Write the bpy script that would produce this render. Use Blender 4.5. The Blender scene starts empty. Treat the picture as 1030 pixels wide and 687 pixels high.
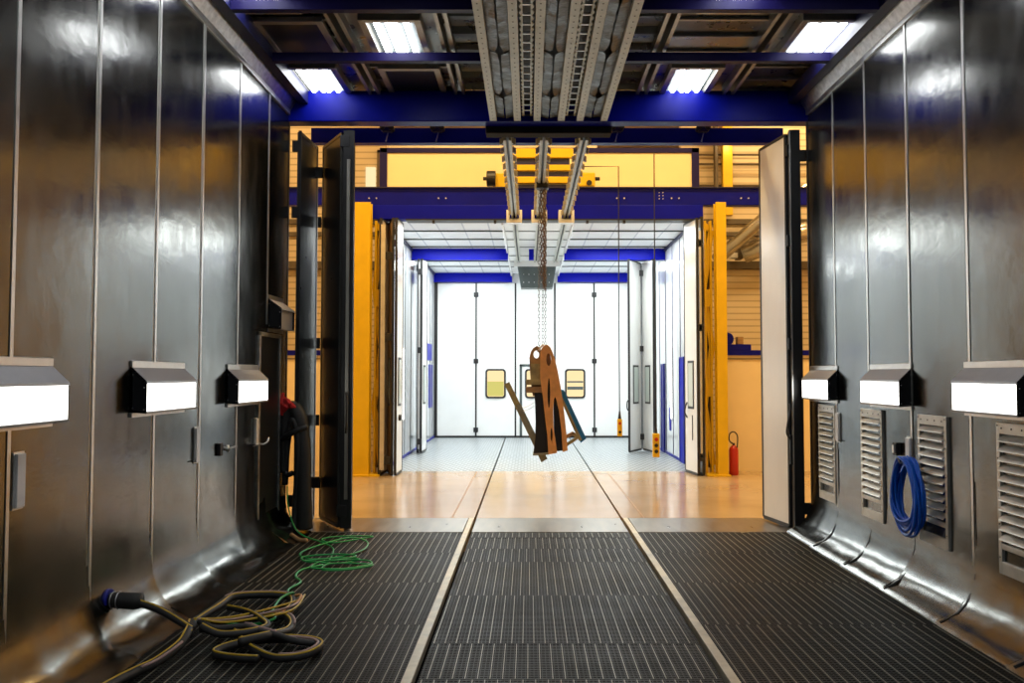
import bpy, bmesh, math, random
from mathutils import Vector, Matrix
random.seed(7)
R = math.radians
scene = bpy.context.scene
col = scene.collection

# ------------------------------------------------------------------ materials
MATS = {}
def nodes(name):
    m = bpy.data.materials.new(name); m.use_nodes = True
    nt = m.node_tree; b = nt.nodes['Principled BSDF']
    return m, nt, b
def plain(name, c, rough=.5, metal=0., spec=.5, noise=0., nscale=6., bump=0., bscale=20., coat=0., stretch=(1,1,1)):
    m, nt, b = nodes(name)
    b.inputs['Base Color'].default_value = (*c, 1); b.inputs['Roughness'].default_value = rough
    b.inputs['Metallic'].default_value = metal; b.inputs['Specular IOR Level'].default_value = spec
    b.inputs['Coat Weight'].default_value = coat
    if noise or bump:
        tc = nt.nodes.new('ShaderNodeTexCoord'); mp = nt.nodes.new('ShaderNodeMapping'); mp.inputs['Scale'].default_value = stretch
        nt.links.new(tc.outputs['Object'], mp.inputs[0])
    if noise:
        n = nt.nodes.new('ShaderNodeTexNoise'); n.inputs['Scale'].default_value = nscale; n.inputs['Detail'].default_value = 6
        nt.links.new(mp.outputs[0], n.inputs['Vector'])
        r = nt.nodes.new('ShaderNodeValToRGB')
        r.color_ramp.elements[0].position = .3; r.color_ramp.elements[1].position = .7
        r.color_ramp.elements[0].color = (*[x*(1-noise) for x in c], 1); r.color_ramp.elements[1].color = (*[min(1, x*(1+noise)) for x in c], 1)
        nt.links.new(n.outputs['Fac'], r.inputs[0]); nt.links.new(r.outputs[0], b.inputs['Base Color'])
        mr = nt.nodes.new('ShaderNodeMapRange'); mr.inputs['To Min'].default_value = max(.02, rough*.75); mr.inputs['To Max'].default_value = min(1, rough*1.3)
        nt.links.new(n.outputs['Fac'], mr.inputs[0]); nt.links.new(mr.outputs[0], b.inputs['Roughness'])
    if bump:
        n = nt.nodes.new('ShaderNodeTexNoise'); n.inputs['Scale'].default_value = bscale; n.inputs['Detail'].default_value = 3
        nt.links.new(mp.outputs[0], n.inputs['Vector'])
        bp = nt.nodes.new('ShaderNodeBump'); bp.inputs['Strength'].default_value = bump; bp.inputs['Distance'].default_value = .02
        nt.links.new(n.outputs['Fac'], bp.inputs['Height']); nt.links.new(bp.outputs[0], b.inputs['Normal'])
    MATS[name] = m; return m
def glow(name, c, s):
    m = bpy.data.materials.new(name); m.use_nodes = True; nt = m.node_tree; nt.nodes.clear()
    e = nt.nodes.new('ShaderNodeEmission'); e.inputs[0].default_value = (*c, 1); e.inputs[1].default_value = s
    o = nt.nodes.new('ShaderNodeOutputMaterial'); nt.links.new(e.outputs[0], o.inputs[0]); MATS[name] = m; return m

def sheet_steel(name, c, rough):
    """brushed, slightly wavy sheet metal: soft stains, uneven gloss, long shallow dents"""
    m, nt, b = nodes(name); L = nt.links
    b.inputs['Metallic'].default_value = 1
    tc = nt.nodes.new('ShaderNodeTexCoord')
    mp = nt.nodes.new('ShaderNodeMapping'); mp.inputs['Scale'].default_value = (1, 1, .35); L.new(tc.outputs['Object'], mp.inputs[0])
    n = nt.nodes.new('ShaderNodeTexNoise'); n.inputs['Scale'].default_value = 2.2; n.inputs['Detail'].default_value = 8; L.new(mp.outputs[0], n.inputs['Vector'])
    r = nt.nodes.new('ShaderNodeValToRGB'); r.color_ramp.elements[0].position = .3; r.color_ramp.elements[1].position = .72
    r.color_ramp.elements[0].color = (*[x*.9 for x in c], 1); r.color_ramp.elements[1].color = (*[x*1.1 for x in c], 1)
    L.new(n.outputs['Fac'], r.inputs[0]); L.new(r.outputs[0], b.inputs['Base Color'])
    n2 = nt.nodes.new('ShaderNodeTexNoise'); n2.inputs['Scale'].default_value = 9; n2.inputs['Detail'].default_value = 6; L.new(mp.outputs[0], n2.inputs['Vector'])
    mr = nt.nodes.new('ShaderNodeMapRange'); mr.inputs['From Min'].default_value = .3; mr.inputs['From Max'].default_value = .7
    mr.inputs['To Min'].default_value = rough*.8; mr.inputs['To Max'].default_value = rough*1.25
    L.new(n2.outputs['Fac'], mr.inputs[0]); L.new(mr.outputs[0], b.inputs['Roughness'])
    mp2 = nt.nodes.new('ShaderNodeMapping'); mp2.inputs['Scale'].default_value = (1, 1.6, 2.6); L.new(tc.outputs['Object'], mp2.inputs[0])
    n3 = nt.nodes.new('ShaderNodeTexNoise'); n3.inputs['Scale'].default_value = 1.6; n3.inputs['Detail'].default_value = 4; L.new(mp2.outputs[0], n3.inputs['Vector'])
    bp = nt.nodes.new('ShaderNodeBump'); bp.inputs['Strength'].default_value = .16; bp.inputs['Distance'].default_value = .02
    L.new(n3.outputs['Fac'], bp.inputs['Height']); L.new(bp.outputs[0], b.inputs['Normal'])
    MATS[name] = m; return m

sheet_steel('wall_steel', (.175, .178, .170), .19)
sheet_steel('ceiling_steel', (.22, .22, .205), .30)
plain('zinc', (.52, .54, .54), .38, 1, noise=.25, nscale=18, bump=.3, bscale=14)
plain('alu', (.68, .68, .66), .36, 1, noise=.08, nscale=10)
plain('alu_warm', (.40, .385, .34), .42, .9, noise=.1, nscale=8)
plain('track_alu', (.47, .48, .43), .48, .55, noise=.12, nscale=12)
plain('flap', (.09, .095, .09), .33, .5, noise=.3, nscale=9, bump=.9, bscale=7)
plain('hood_grey', (.42, .42, .43), .42, .35, noise=.06, nscale=14)
plain('vent_alu', (.60, .60, .56), .42, .7, noise=.1, nscale=12)
plain('black', (.012, .012, .013), .45)
plain('black_gloss', (.015, .016, .018), .18, 0, noise=.2, nscale=5)
plain('dark_leaf', (.018, .020, .022), .30, .2, noise=.25, nscale=5)
plain('hood_dark', (.10, .10, .095), .4, .6)
plain('rubber', (.02, .02, .02), .55, noise=.2, nscale=30)
plain('pit', (.006, .006, .006), .9)
plain('grate_dark', (.012, .0125, .0105), .5, 0, spec=.3, noise=.35, nscale=3)
plain('grate_line', (.30, .29, .23), .4, .4, noise=.2, nscale=20)
plain('strip', (.52, .47, .36), .42, .3, noise=.22, nscale=9)
plain('sill', (.26, .235, .20), .30, .75, noise=.25, nscale=5, stretch=(3, .6, 1))
plain('blue', (.001, .004, .24), .34, 0, spec=.14, noise=.1, nscale=4)
plain('blue_bright', (.001, .004, .36), .4, spec=.14, noise=.06, nscale=4)
plain('blue_dark', (.004, .005, .06), .4, noise=.15, nscale=5)
plain('purple_blue', (.010, .007, .075), .4, spec=.2)
plain('yellow', (.74, .47, .004), .38, noise=.06, nscale=5)
plain('white', (.80, .81, .80), .22, noise=.02, nscale=3)
plain('white_door', (.90, .89, .87), .24, 0, noise=.05, nscale=2, stretch=(1, 1, .4))
plain('booth_wall', (.74, .77, .80), .14, .0, noise=.03, nscale=3, coat=.4)
plain('cream', (.90, .74, .44), .55, noise=.03, nscale=3)
plain('cream_panel', (.90, .72, .40), .5, noise=.02, nscale=3)
plain('dark_beam', (.10, .075, .045), .6)
plain('duct', (.62, .60, .55), .25, .9)
plain('red', (.50, .025, .015), .35)
plain('red_cloth', (.55, .02, .02), .8, noise=.3, nscale=20)
plain('orange_steel', (.74, .36, .12), .5, .0, noise=.2, nscale=6)
plain('brown_steel', (.36, .22, .10), .6, .1, noise=.3, nscale=8)
plain('olive_steel', (.34, .29, .14), .6, .1, noise=.3, nscale=8)
plain('grey_olive', (.26, .26, .20), .6, .1, noise=.2, nscale=8)
plain('blue_bar', (.02, .19, .48), .45, noise=.1, nscale=8)
plain('chain', (.16, .10, .07), .45, .6, noise=.4, nscale=30)
plain('chain_grey', (.22, .22, .21), .4, .7)
plain('hose_blue', (.008, .12, .66), .3)
plain('hose_green', (.02, .38, .09), .35)
plain('cord_yellow', (.62, .40, .02), .45)
plain('cord_pink', (.42, .28, .26), .5)
plain('plug_blue', (.01, .015, .30), .4)
plain('grey_box', (.075, .095, .095), .45, .2, noise=.1, nscale=5)
plain('glass_slot', (.55, .62, .58), .1)
plain('bolt', (.7, .7, .72), .35, .8)

def floor_paint():
    m, nt, b = nodes('floor_paint'); L = nt.links
    tc = nt.nodes.new('ShaderNodeTexCoord')
    n = nt.nodes.new('ShaderNodeTexNoise'); n.inputs['Scale'].default_value = 1.3; n.inputs['Detail'].default_value = 7; L.new(tc.outputs['Object'], n.inputs['Vector'])
    r = nt.nodes.new('ShaderNodeValToRGB'); r.color_ramp.elements[0].position = .3; r.color_ramp.elements[1].position = .7
    r.color_ramp.elements[0].color = (.38, .265, .145, 1); r.color_ramp.elements[1].color = (.48, .35, .20, 1)
    L.new(n.outputs['Fac'], r.inputs[0]); L.new(r.outputs[0], b.inputs['Base Color'])
    b.inputs['Roughness'].default_value = .17; b.inputs['Specular IOR Level'].default_value = .6
    n2 = nt.nodes.new('ShaderNodeTexNoise'); n2.inputs['Scale'].default_value = 5; n2.inputs['Detail'].default_value = 5; L.new(tc.outputs['Object'], n2.inputs['Vector'])
    bp = nt.nodes.new('ShaderNodeBump'); bp.inputs['Strength'].default_value = .12; bp.inputs['Distance'].default_value = .02
    L.new(n2.outputs['Fac'], bp.inputs['Height']); L.new(bp.outputs[0], b.inputs['Normal']); MATS['floor_paint'] = m
floor_paint()
def siding():
    m, nt, b = nodes('siding'); L = nt.links
    tc = nt.nodes.new('ShaderNodeTexCoord')
    w = nt.nodes.new('ShaderNodeTexWave'); w.wave_type = 'BANDS'; w.bands_direction = 'Z'; w.inputs['Scale'].default_value = 2.4
    w.inputs['Distortion'].default_value = 0; L.new(tc.outputs['Object'], w.inputs['Vector'])
    r = nt.nodes.new('ShaderNodeValToRGB'); r.color_ramp.elements[0].position = .0; r.color_ramp.elements[1].position = .25
    r.color_ramp.elements[0].color = (.42, .33, .20, 1); r.color_ramp.elements[1].color = (.66, .54, .36, 1)
    L.new(w.outputs['Fac'], r.inputs[0]); L.new(r.outputs[0], b.inputs['Base Color']); b.inputs['Roughness'].default_value = .55
    bp = nt.nodes.new('ShaderNodeBump'); bp.inputs['Strength'].default_value = .5; L.new(w.outputs['Fac'], bp.inputs['Height']); L.new(bp.outputs[0], b.inputs['Normal'])
    MATS['siding'] = m
siding()
def booth_grate():
    m, nt, b = nodes('booth_grate'); L = nt.links
    tc = nt.nodes.new('ShaderNodeTexCoord')
    br = nt.nodes.new('ShaderNodeTexBrick'); br.inputs['Scale'].default_value = 1; br.inputs['Brick Width'].default_value = .11; br.inputs['Row Height'].default_value = .13
    br.inputs['Mortar Size'].default_value = .022; br.inputs['Color1'].default_value = (.13, .15, .165, 1); br.inputs['Color2'].default_value = (.17, .19, .20, 1)
    br.inputs['Mortar'].default_value = (.50, .54, .56, 1); br.offset = .5
    L.new(tc.outputs['Object'], br.inputs['Vector']); L.new(br.outputs['Color'], b.inputs['Base Color'])
    b.inputs['Roughness'].default_value = .35; b.inputs['Metallic'].default_value = .3
    bp = nt.nodes.new('ShaderNodeBump'); bp.inputs['Strength'].default_value = .5; bp.inputs['Distance'].default_value = .01
    L.new(br.outputs['Fac'], bp.inputs['Height']); L.new(bp.outputs[0], b.inputs['Normal']); MATS['booth_grate'] = m
booth_grate()
def booth_ceiling_mat():
    m, nt, b = nodes('filter_ceiling'); L = nt.links
    tc = nt.nodes.new('ShaderNodeTexCoord')
    br = nt.nodes.new('ShaderNodeTexBrick'); br.offset = 0; br.inputs['Scale'].default_value = 1; br.inputs['Brick Width'].default_value = .45; br.inputs['Row Height'].default_value = .9
    br.inputs['Mortar Size'].default_value = .014; br.inputs['Color1'].default_value = (.78, .80, .82, 1); br.inputs['Color2'].default_value = (.72, .75, .78, 1)
    br.inputs['Mortar'].default_value = (.50, .53, .60, 1)
    L.new(tc.outputs['Object'], br.inputs['Vector']); L.new(br.outputs['Color'], b.inputs['Base Color']); b.inputs['Roughness'].default_value = .6
    MATS['filter_ceiling'] = m
booth_ceiling_mat()
glow('lamp_face', (1, .985, .93), 3.6)
glow('tube', (.95, .97, 1), 11.0)
glow('booth_lamp', (.96, 1, .98), 4.0)
glow('far_lamp', (1, .85, .6), 25.0)
glow('green_led', (.5, 1, .1), 4.0)
glow('lit_window', (1, .78, .42), 1.1)
glow('lit_window_green', (.95, .86, .25), .75)

# ------------------------------------------------------------------ mesh builder
def wloc(o):
    v = Vector((0, 0, 0))
    while o is not None:
        v += o.location; o = o.parent
    return v
class MB:
    def __init__(s): s.v = []; s.f = []
    def add(s, vs, fs):
        n = len(s.v); s.v += [tuple(v) for v in vs]; s.f += [tuple(i+n for i in f) for f in fs]; return s
    def bx(s, x0, x1, y0, y1, z0, z1):
        vs = [(x, y, z) for z in (z0, z1) for y in (y0, y1) for x in (x0, x1)]
        return s.add(vs, [(0,2,3,1),(4,5,7,6),(0,1,5,4),(2,6,7,3),(0,4,6,2),(1,3,7,5)])
    def bar(s, a, b, w, h, up=(0,0,1)):
        """box beam of width w and height h from a to b"""
        a = Vector(a); b = Vector(b); d = (b-a).normalized(); u = Vector(up)
        sd = d.cross(u)
        if sd.length < 1e-4: sd = d.cross(Vector((1,0,0)))
        sd.normalize(); u = sd.cross(d).normalized()
        vs = []
        for p in (a, b):
            for i, j in ((-1,-1),(1,-1),(1,1),(-1,1)): vs.append(p+sd*(i*w/2)+u*(j*h/2))
        return s.add(vs, [(3,2,1,0),(4,5,6,7),(0,1,5,4),(1,2,6,5),(2,3,7,6),(3,0,4,7)])
    def prism(s, pts, axis, a, b):
        """polygon pts extruded along axis 'x','y','z' from a to b; pts are the two other coordinates in xyz order"""
        def mk(p, t):
            return (t, p[0], p[1]) if axis == 'x' else (p[0], t, p[1]) if axis == 'y' else (p[0], p[1], t)
        n = len(pts); vs = [mk(p, a) for p in pts]+[mk(p, b) for p in pts]
        fs = [tuple(range(n)), tuple(reversed(range(n, 2*n)))]+[(i, n+i, n+(i+1) % n, (i+1) % n) for i in range(n)]
        return s.add(vs, fs)
    def tube(s, pts, r, n=8, closed=False):
        pts = [Vector(p) for p in pts]; m = len(pts)
        rs = r if isinstance(r, (list, tuple)) else [r]*m
        rings = []; prev = None
        for i, p in enumerate(pts):
            if closed: t = pts[(i+1) % m]-pts[i-1]
            else: t = pts[min(i+1, m-1)]-pts[max(i-1, 0)]
            if t.length < 1e-7: t = Vector((0,0,1))
            t.normalize()
            if prev is None:
                u = t.orthogonal().normalized()
            else:
                u = prev-t*prev.dot(t)
                u = u.normalized() if u.length > 1e-5 else t.orthogonal().normalized()
            prev = u; w = t.cross(u)
            rings.append([p+(u*math.cos(k*2*math.pi/n)+w*math.sin(k*2*math.pi/n))*rs[i] for k in range(n)])
        vs = [v for g in rings for v in g]; fs = []
        for i in range(m if closed else m-1):
            j = (i+1) % m
            for k in range(n): fs.append((i*n+k, i*n+(k+1) % n, j*n+(k+1) % n, j*n+k))
        if not closed: fs += [tuple(reversed(range(n))), tuple((m-1)*n+k for k in range(n))]
        return s.add(vs, fs)
    def cyl(s, a, b, r, n=16): return s.tube([a, b], r, n)
    def build(s, name, mat, parent=None, bevel=0., smooth=False, **props):
        me = bpy.data.meshes.new(name)
        if parent is None:
            xs, ys, zs = zip(*s.v); off = Vector(((min(xs)+max(xs))/2, (min(ys)+max(ys))/2, min(zs)))
        else: off = wloc(parent)
        me.from_pydata([Vector(v)-off for v in s.v], [], s.f)
        bm = bmesh.new(); bm.from_mesh(me); bmesh.ops.recalc_face_normals(bm, faces=bm.faces); bm.to_mesh(me); bm.free()
        me.materials.append(MATS[mat] if isinstance(mat, str) else mat)
        if smooth:
            for p in me.polygons: p.use_smooth = True
        o = bpy.data.objects.new(name, me); col.objects.link(o)
        if parent is None: o.location = off
        else: o.parent = parent
        if bevel:
            md = o.modifiers.new('Bevel', 'BEVEL'); md.width = bevel; md.segments = 2; md.limit_method = 'ANGLE'; md.angle_limit = R(40)
        for k, v in props.items(): o[k] = v
        return o
def tag(o, label=None, cat=None, group=None, kind=None):
    if label: o['label'] = label
    if cat: o['category'] = cat
    if group: o['group'] = group
    if kind: o['kind'] = kind
    return o
def thing(name, label, cat, loc, group=None, kind=None):
    o = bpy.data.objects.new(name, None); col.objects.link(o); o.location = loc; o.empty_display_size = .1
    return tag(o, label, cat, group, kind)
def struct(o, label=None): o['kind'] = 'structure'; o['label'] = label or o.name.replace('_', ' '); return o
def copy_tree(o, parent=None):
    c = o.copy(); col.objects.link(c); c.parent = parent
    for ch in list(o.children): copy_tree(ch, c)
    return c
def catmull(pts, k=6, closed=False):
    P = [Vector(p) for p in pts]; n = len(P); out = []
    for i in range(n if closed else n-1):
        g = (lambda j: P[j % n]) if closed else (lambda j: P[max(0, min(n-1, j))])
        a, b, c, d = g(i-1), g(i), g(i+1), g(i+2)
        for t in range(k):
            t = t/k
            out.append(.5*((2*b)+(c-a)*t+(2*a-5*b+4*c-d)*t*t+(3*b-a-3*c+d)*t**3))
    if not closed: out.append(P[-1])
    return out

XL, XR, YB, YE = -2.5, 2.9, -3.5, 8.4      # near spray hall: side walls, back end, open end
ZC = 4.55
# ------------------------------------------------------------------ near room shell
def side_wall(name, X, sgn, seams, foot, gap):
    """sheets between seams, each slightly tilted, bent out into a cove at the foot"""
    m = MB(); edges = sorted(seams); rnd = random.Random(3 if sgn < 0 else 5)
    for a, b in zip(edges[:-1], edges[1:]):
        ny = 7; tilt = rnd.uniform(-.004, .004); g = gap if b < YE-.01 else 0
        prof = [(0, 4.36), (0, 3.4), (0, 2.4), (0, 1.5), (0, .9), (0, .55), (.0, .42), (.012, .30), (.035, .21), (.08, .125), (.14, .068), (.20, .035), (.26, .012), (foot, -.01)]
        vs = []
        for i in range(ny):
            t = i/(ny-1); y = a+(b-g-a)*t
            for d, z in prof:
                w = 0
                if .02 < d < foot-.02: w = rnd.uniform(-.015, .015) if sgn < 0 else rnd.uniform(-.010, .010)
                lift = (.012*(t) if z < .5 else .006*t)*(1 if g else 0)
                dd = d+lift+w*.6+tilt*(t-.5)
                vs.append((X-sgn*dd, y, z+(w*.6 if d > 0 else 0)))
        k = len(prof); fs = []
        for i in range(ny-1):
            for j in range(k-1): fs.append((i*k+j, i*k+j+1, (i+1)*k+j+1, (i+1)*k+j))
        m.add(vs, fs)
    o = m.build(name, 'wall_steel', smooth=True); struct(o, 'dark brushed sheet metal side wall with a curved foot')
    return o
seamL = [YB, -2.8, -2.08, -1.33, -.58, .17, .92, 1.67, 2.42, 3.17, 3.92, 4.67, 5.43, 6.18, 6.96, 7.74, YE]
seamR = [YB, -2.74, -1.93, -1.12, -.31, .5, 1.31, 2.12, 2.93, 3.74, 4.55, 5.35, 6.18, 6.94, 7.68, YE]
side_wall('wall_left', XL, -1, seamL, .30, .004)
side_wall('wall_right', XR, 1, seamR, .28, .014)
# solid backing of the walls and of the room's closed end
struct(MB().bx(XL-.14, XL-.045, YB-.1, YE, -.05, 4.6).build('wall_left_backing', 'black'))
struct(MB().bx(XR+.045, XR+.14, YB-.1, YE, -.05, 4.6).build('wall_right_backing', 'black'))
struct(MB().bx(XL-.14, XR+.14, YB-.1, YB, -.05, 4.6).build('wall_back', 'wall_steel'))
# end posts of the walls
struct(MB().bx(XL-.14, XL+.004, YE, YE+.03, 0, 4.5).build('trim_1', 'dark_leaf'))
struct(MB().bx(XR-.004, XR+.14, YE, YE+.03, 0, 4.5).build('trim_2', 'dark_leaf'))
tn = [3]
def trim(mb, mat, label, **k):
    o = mb.build('trim_%d' % tn[0], mat, **k); tn[0] += 1; return struct(o, label)
for y in seamL[1:-1]:
    z0 = .30 if y < 7.7 else 2.08
    trim(MB().bx(XL-.02, XL+.012, y-.013, y+.013, z0, 4.33).bx(XL-.02, XL+.006, y-.03, y-.013, z0, 4.33), 'alu', 'thin bright vertical seam strip on the left metal wall')
for y in seamR[1:-1]:
    z0 = 1.42 if abs(y-6.94) < .1 else .36
    trim(MB().bx(XR-.012, XR+.03, y-.013, y+.013, z0, 4.33), 'alu', 'thin bright vertical seam strip on the right metal wall')
    trim(MB().bx(XR-.004, XR+.03, y+.013, y+.035, z0, 4.33), 'black', 'dark gap beside the seam strip of the right wall')
for y in seamR[1:-1]:
    g = MB(); pr = [(0, .9), (0, .42), (.014, .30), (.038, .21), (.083, .125), (.143, .068), (.203, .036), (.262, .014)]
    vs = []
    for i, (d, z) in enumerate(pr):
        w_ = .004+.010*min(1, i/4) if i < 6 else .006
        for yy in (y-.030-w_/2, y-.030+w_/2): vs.append((XR-d-.010, yy-.03*i/7, z+.007))
        for yy in (y-.030-w_/2, y-.030+w_/2): vs.append((XR-d-.002, yy-.03*i/7, z-.004))
    fs = []
    for i in range(len(pr)-1):
        a = i*4; b_ = a+4; fs += [(a, a+1, b_+1, b_), (a, b_, b_+2, a+2), (a+1, a+3, b_+3, b_+1), (a+2, b_+2, b_+3, a+3)]
    trim(g.add(vs, fs), 'black', 'dark open gap curving down between two sheets at the foot of the right wall')
# wall head: bright cap, zinc flashing, dark blue edge beam
for X, s, nm in ((XL, 1, 'left'), (XR, -1, 'right')):
    trim(MB().prism([(X-.02*s, 4.30), (X+.02*s, 4.30), (X+.02*s, 4.345), (X-.02*s, 4.345)], 'y', YB, YE), 'alu', 'bright capping strip along the top of the %s wall' % nm)
    trim(MB().prism([(X, 4.345), (X+.02*s, 4.345), (X+.11*s, 4.50), (X+.09*s, 4.50)], 'y', YB, YE), 'zinc', 'dull zinc flashing above the %s wall' % nm)
    trim(MB().bx(min(X+.10*s, X+.20*s), max(X+.10*s, X+.20*s), YB, YE, 4.42, 4.56), 'blue_dark', 'dark blue edge beam above the %s wall' % nm)
# ceiling
struct(MB().bx(XL-.14, XR+.14, YB-.1, YE+.25, ZC+.10, ZC+.16).build('ceiling', 'ceiling_steel'), 'dark sheet metal ceiling')
ribx = [-1.65, -1.56, -.76, -.68, 1.13, 1.22, 2.03, 2.12]
for x in ribx:
    trim(MB().bx(x-.016, x+.016, YB, YE, ZC-.035, ZC+.10), 'alu_warm', 'long metal rib of the ceiling')
bay = {'a': (-2.38, -1.67), 'b': (-1.54, -.78), 'c': (-.66, 1.11), 'd': (1.24, 2.01), 'e': (2.14, 2.78)}
rows = [8.15-1.05*i for i in range(0, 11)]
def lampset(x, y):
    return (x in 'ad' and rows.index(y) % 2 == 0) or (x in 'be' and rows.index(y) % 2 == 1)
# ceiling sheets with cross folds
for k, (x0, x1) in bay.items():
    m = MB(); mf = MB()
    for i, y in enumerate(rows):
        if k in 'abde':
            m.bx(x0-.03, x1+.03, y-.52, y+.52, ZC+.06, ZC+.10)
            if not lampset(k, y):
                for q in range(3): mf.bx(x0-.02, x1+.02, y-.36+q*.34, y-.33+q*.34, ZC+.035, ZC+.06)
        else:
            for q in range(3):
                yy = y-.52+q*.347
                m.prism([(yy, ZC+.06), (yy+.05, ZC+.015), (yy+.30, ZC+.05), (yy+.345, ZC+.06), (yy+.345, ZC+.10), (yy, ZC+.10)], 'x', x0-.03, x1+.03)
    trim(m, 'ceiling_steel', 'folded metal sheets of the ceiling')
    if mf.v: trim(mf, 'alu_warm', 'cross ribs of the ceiling sheets')
# ceiling lamps
def ceiling_lamp(x, y, label):
    t = thing('ceiling_light', label, 'ceiling light', (x, y, ZC-.02), 'fluorescent lights recessed in the metal ceiling')
    w, l = .20, .42
    f = MB(); z0, z1 = ZC-.02, ZC+.06
    f.bx(x-w-.06, x-w, y-l, y+l, z0, z1).bx(x+w, x+w+.06, y-l, y+l, z0, z1).bx(x-w-.06, x+w+.06, y-l-.05, y-l, z0, z1).bx(x-w-.06, x+w+.06, y+l, y+l+.05, z0, z1)
    f.build('frame', 'alu_warm', t, bevel=.004)
    MB().bx(x-w, x+w, y-l, y+l, ZC+.045, ZC+.06).build('reflector', 'grey_box', t)
    for dx in (-.125, -.028, .028, .125):
        MB().cyl((x+dx, y-.365, ZC+.01), (x+dx, y+.365, ZC+.01), .026, 10).build('tube', 'tube', t, smooth=True)
    return t
lx = {'a': -2.11, 'b': -1.16, 'd': 1.62, 'e': 2.53}
nice = {('a', 0): 'ceiling light nearest the blue beam on the left side', ('b', 1): 'ceiling light left of the overhead tracks, in the second row from the blue beam',
        ('d', 0): 'ceiling light nearest the blue beam on the right side', ('e', 1): 'ceiling light beside the right wall, in the second row from the blue beam',
        ('a', 2): 'ceiling light cut by the top picture edge, left of the tracks', ('d', 2): 'ceiling light cut by the top picture edge, right of the tracks'}
for k in 'abde':
    for i, y in enumerate(rows[:10]):
        if lampset(k, y):
            ceiling_lamp(lx[k], y, nice.get((k, i), 'unseen added ceiling light in row %s of the ceiling behind the viewer, %s side' % (['', '', '', 'four', 'five', 'six', 'seven', 'eight', 'nine', 'ten'][i], 'left' if k in 'ab' else 'right')))  # rows out of view are added so the metal walls catch light
        elif k in 'ab' and i < 5:
            x = sum(bay[k])/2; t = thing('ceiling_hatch', 'dark closed %s hatch panel in the ceiling, row %s from the blue beam' % ('outer left' if k == 'a' else 'inner left', ['one', 'two', 'three', 'four', 'five'][i]), 'ceiling hatch', (x, y, ZC), 'dark hatches between the ceiling lights')
            MB().bx(x-.24, x+.24, y-.36, y+.36, ZC+.01, ZC+.035).build('panel', 'dark_leaf', t)
            f = MB()
            for a in (-1, 1):
                f.bx(x+a*.27-.03, x+a*.27+.03, y-.42, y+.42, ZC-.01, ZC+.035); f.bx(x-.24, x+.24, y+a*.39-.03, y+a*.39+.03, ZC-.01, ZC+.035)
            f.build('frame', 'alu_warm', t, bevel=.003)
# blue cross bars under the ceiling
for i, y in enumerate([6.2-1.03+1.03*0, 6.2, 7.23, 5.17-1.03, 5.17-2.06]):
    if i == 0: y = 5.17
    lab = {6.2: 'second', 7.23: 'first', 5.17: 'third'}.get(y, 'fourth' if y > 4 else 'fifth')
    o = MB().bx(XL+.2, XR-.2, y-.035, y+.035, 4.41, 4.49).build('cross_bar', 'purple_blue', bevel=.004)
    tag(o, '%s thin blue cross bar under the ceiling, counted from the big blue beam' % lab, 'ceiling bar', 'thin blue bars under the metal ceiling')
o = MB().bx(XL-.1, XR+.1, 8.38, 8.56, 4.235, 4.56).build('lintel_beam', 'blue', bevel=.01)
tag(o, 'deep blue beam across the open end, just under the metal ceiling', 'beam')

# overhead tracks inside the room
def track(cx, label):
    t = thing('overhead_track', label, 'overhead track', (cx, 2.5, 4.2), 'slotted ceiling tracks in the metal room')
    z = 4.24
    for s in (-1, 1):
        x = cx+s*.125
        pf = MB()
        a = .036
        pf.prism([(x-a, z), (x+a, z), (x+a, z+.10), (x+a-.008, z+.10), (x+a-.008, z+.012), (x-a+.008, z+.012), (x-a+.008, z+.10), (x-a, z+.10)], 'y', .5, 8.5)
        ch = pf.build('channel', 'track_alu', t, bevel=.003)
        h = MB(); y = .6
        while y < 8.45:
            h.cyl((x, y, z-.0015), (x, y, z+.002), .007, 8); y += .10
        h.build('bolt_holes', 'black', ch)
    rnd = random.Random(int(cx*100)+9)
    for s in (-1, 1):
        m = MB(); y = .45
        while y < 8.45:
            y1 = min(y+1.03, 8.47); nseg = 17
            vs = []
            for i in range(nseg):
                tt = i/(nseg-1); yy = y+.012+(y1-y-.024)*tt
                crumple = rnd.uniform(-.014, .014)
                sag = .016*abs(2*tt-1)**8
                for j in range(4):
                    u = j/3
                    vs.append((cx+s*(.092-u*(.087-.030*abs(2*tt-1)**10-abs(crumple)*.3)), yy, z+.03+crumple*u-sag*u+.012*(1-u)))
            fs = [(i*4+j, i*4+j+1, (i+1)*4+j+1, (i+1)*4+j) for i in range(nseg-1) for j in range(3)]
            m.add(vs, fs); y = y1
        m.build('sealing_flap', 'flap', t, smooth=True)
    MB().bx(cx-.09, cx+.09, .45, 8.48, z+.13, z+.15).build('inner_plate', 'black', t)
    return t
for cx, lab in ((-.245, 'left of the three slotted metal tracks running along the ceiling'), (.21, 'middle one of the three slotted metal tracks running along the ceiling'), (.655, 'right of the three slotted metal tracks running along the ceiling')):
    track(cx, lab)
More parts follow.
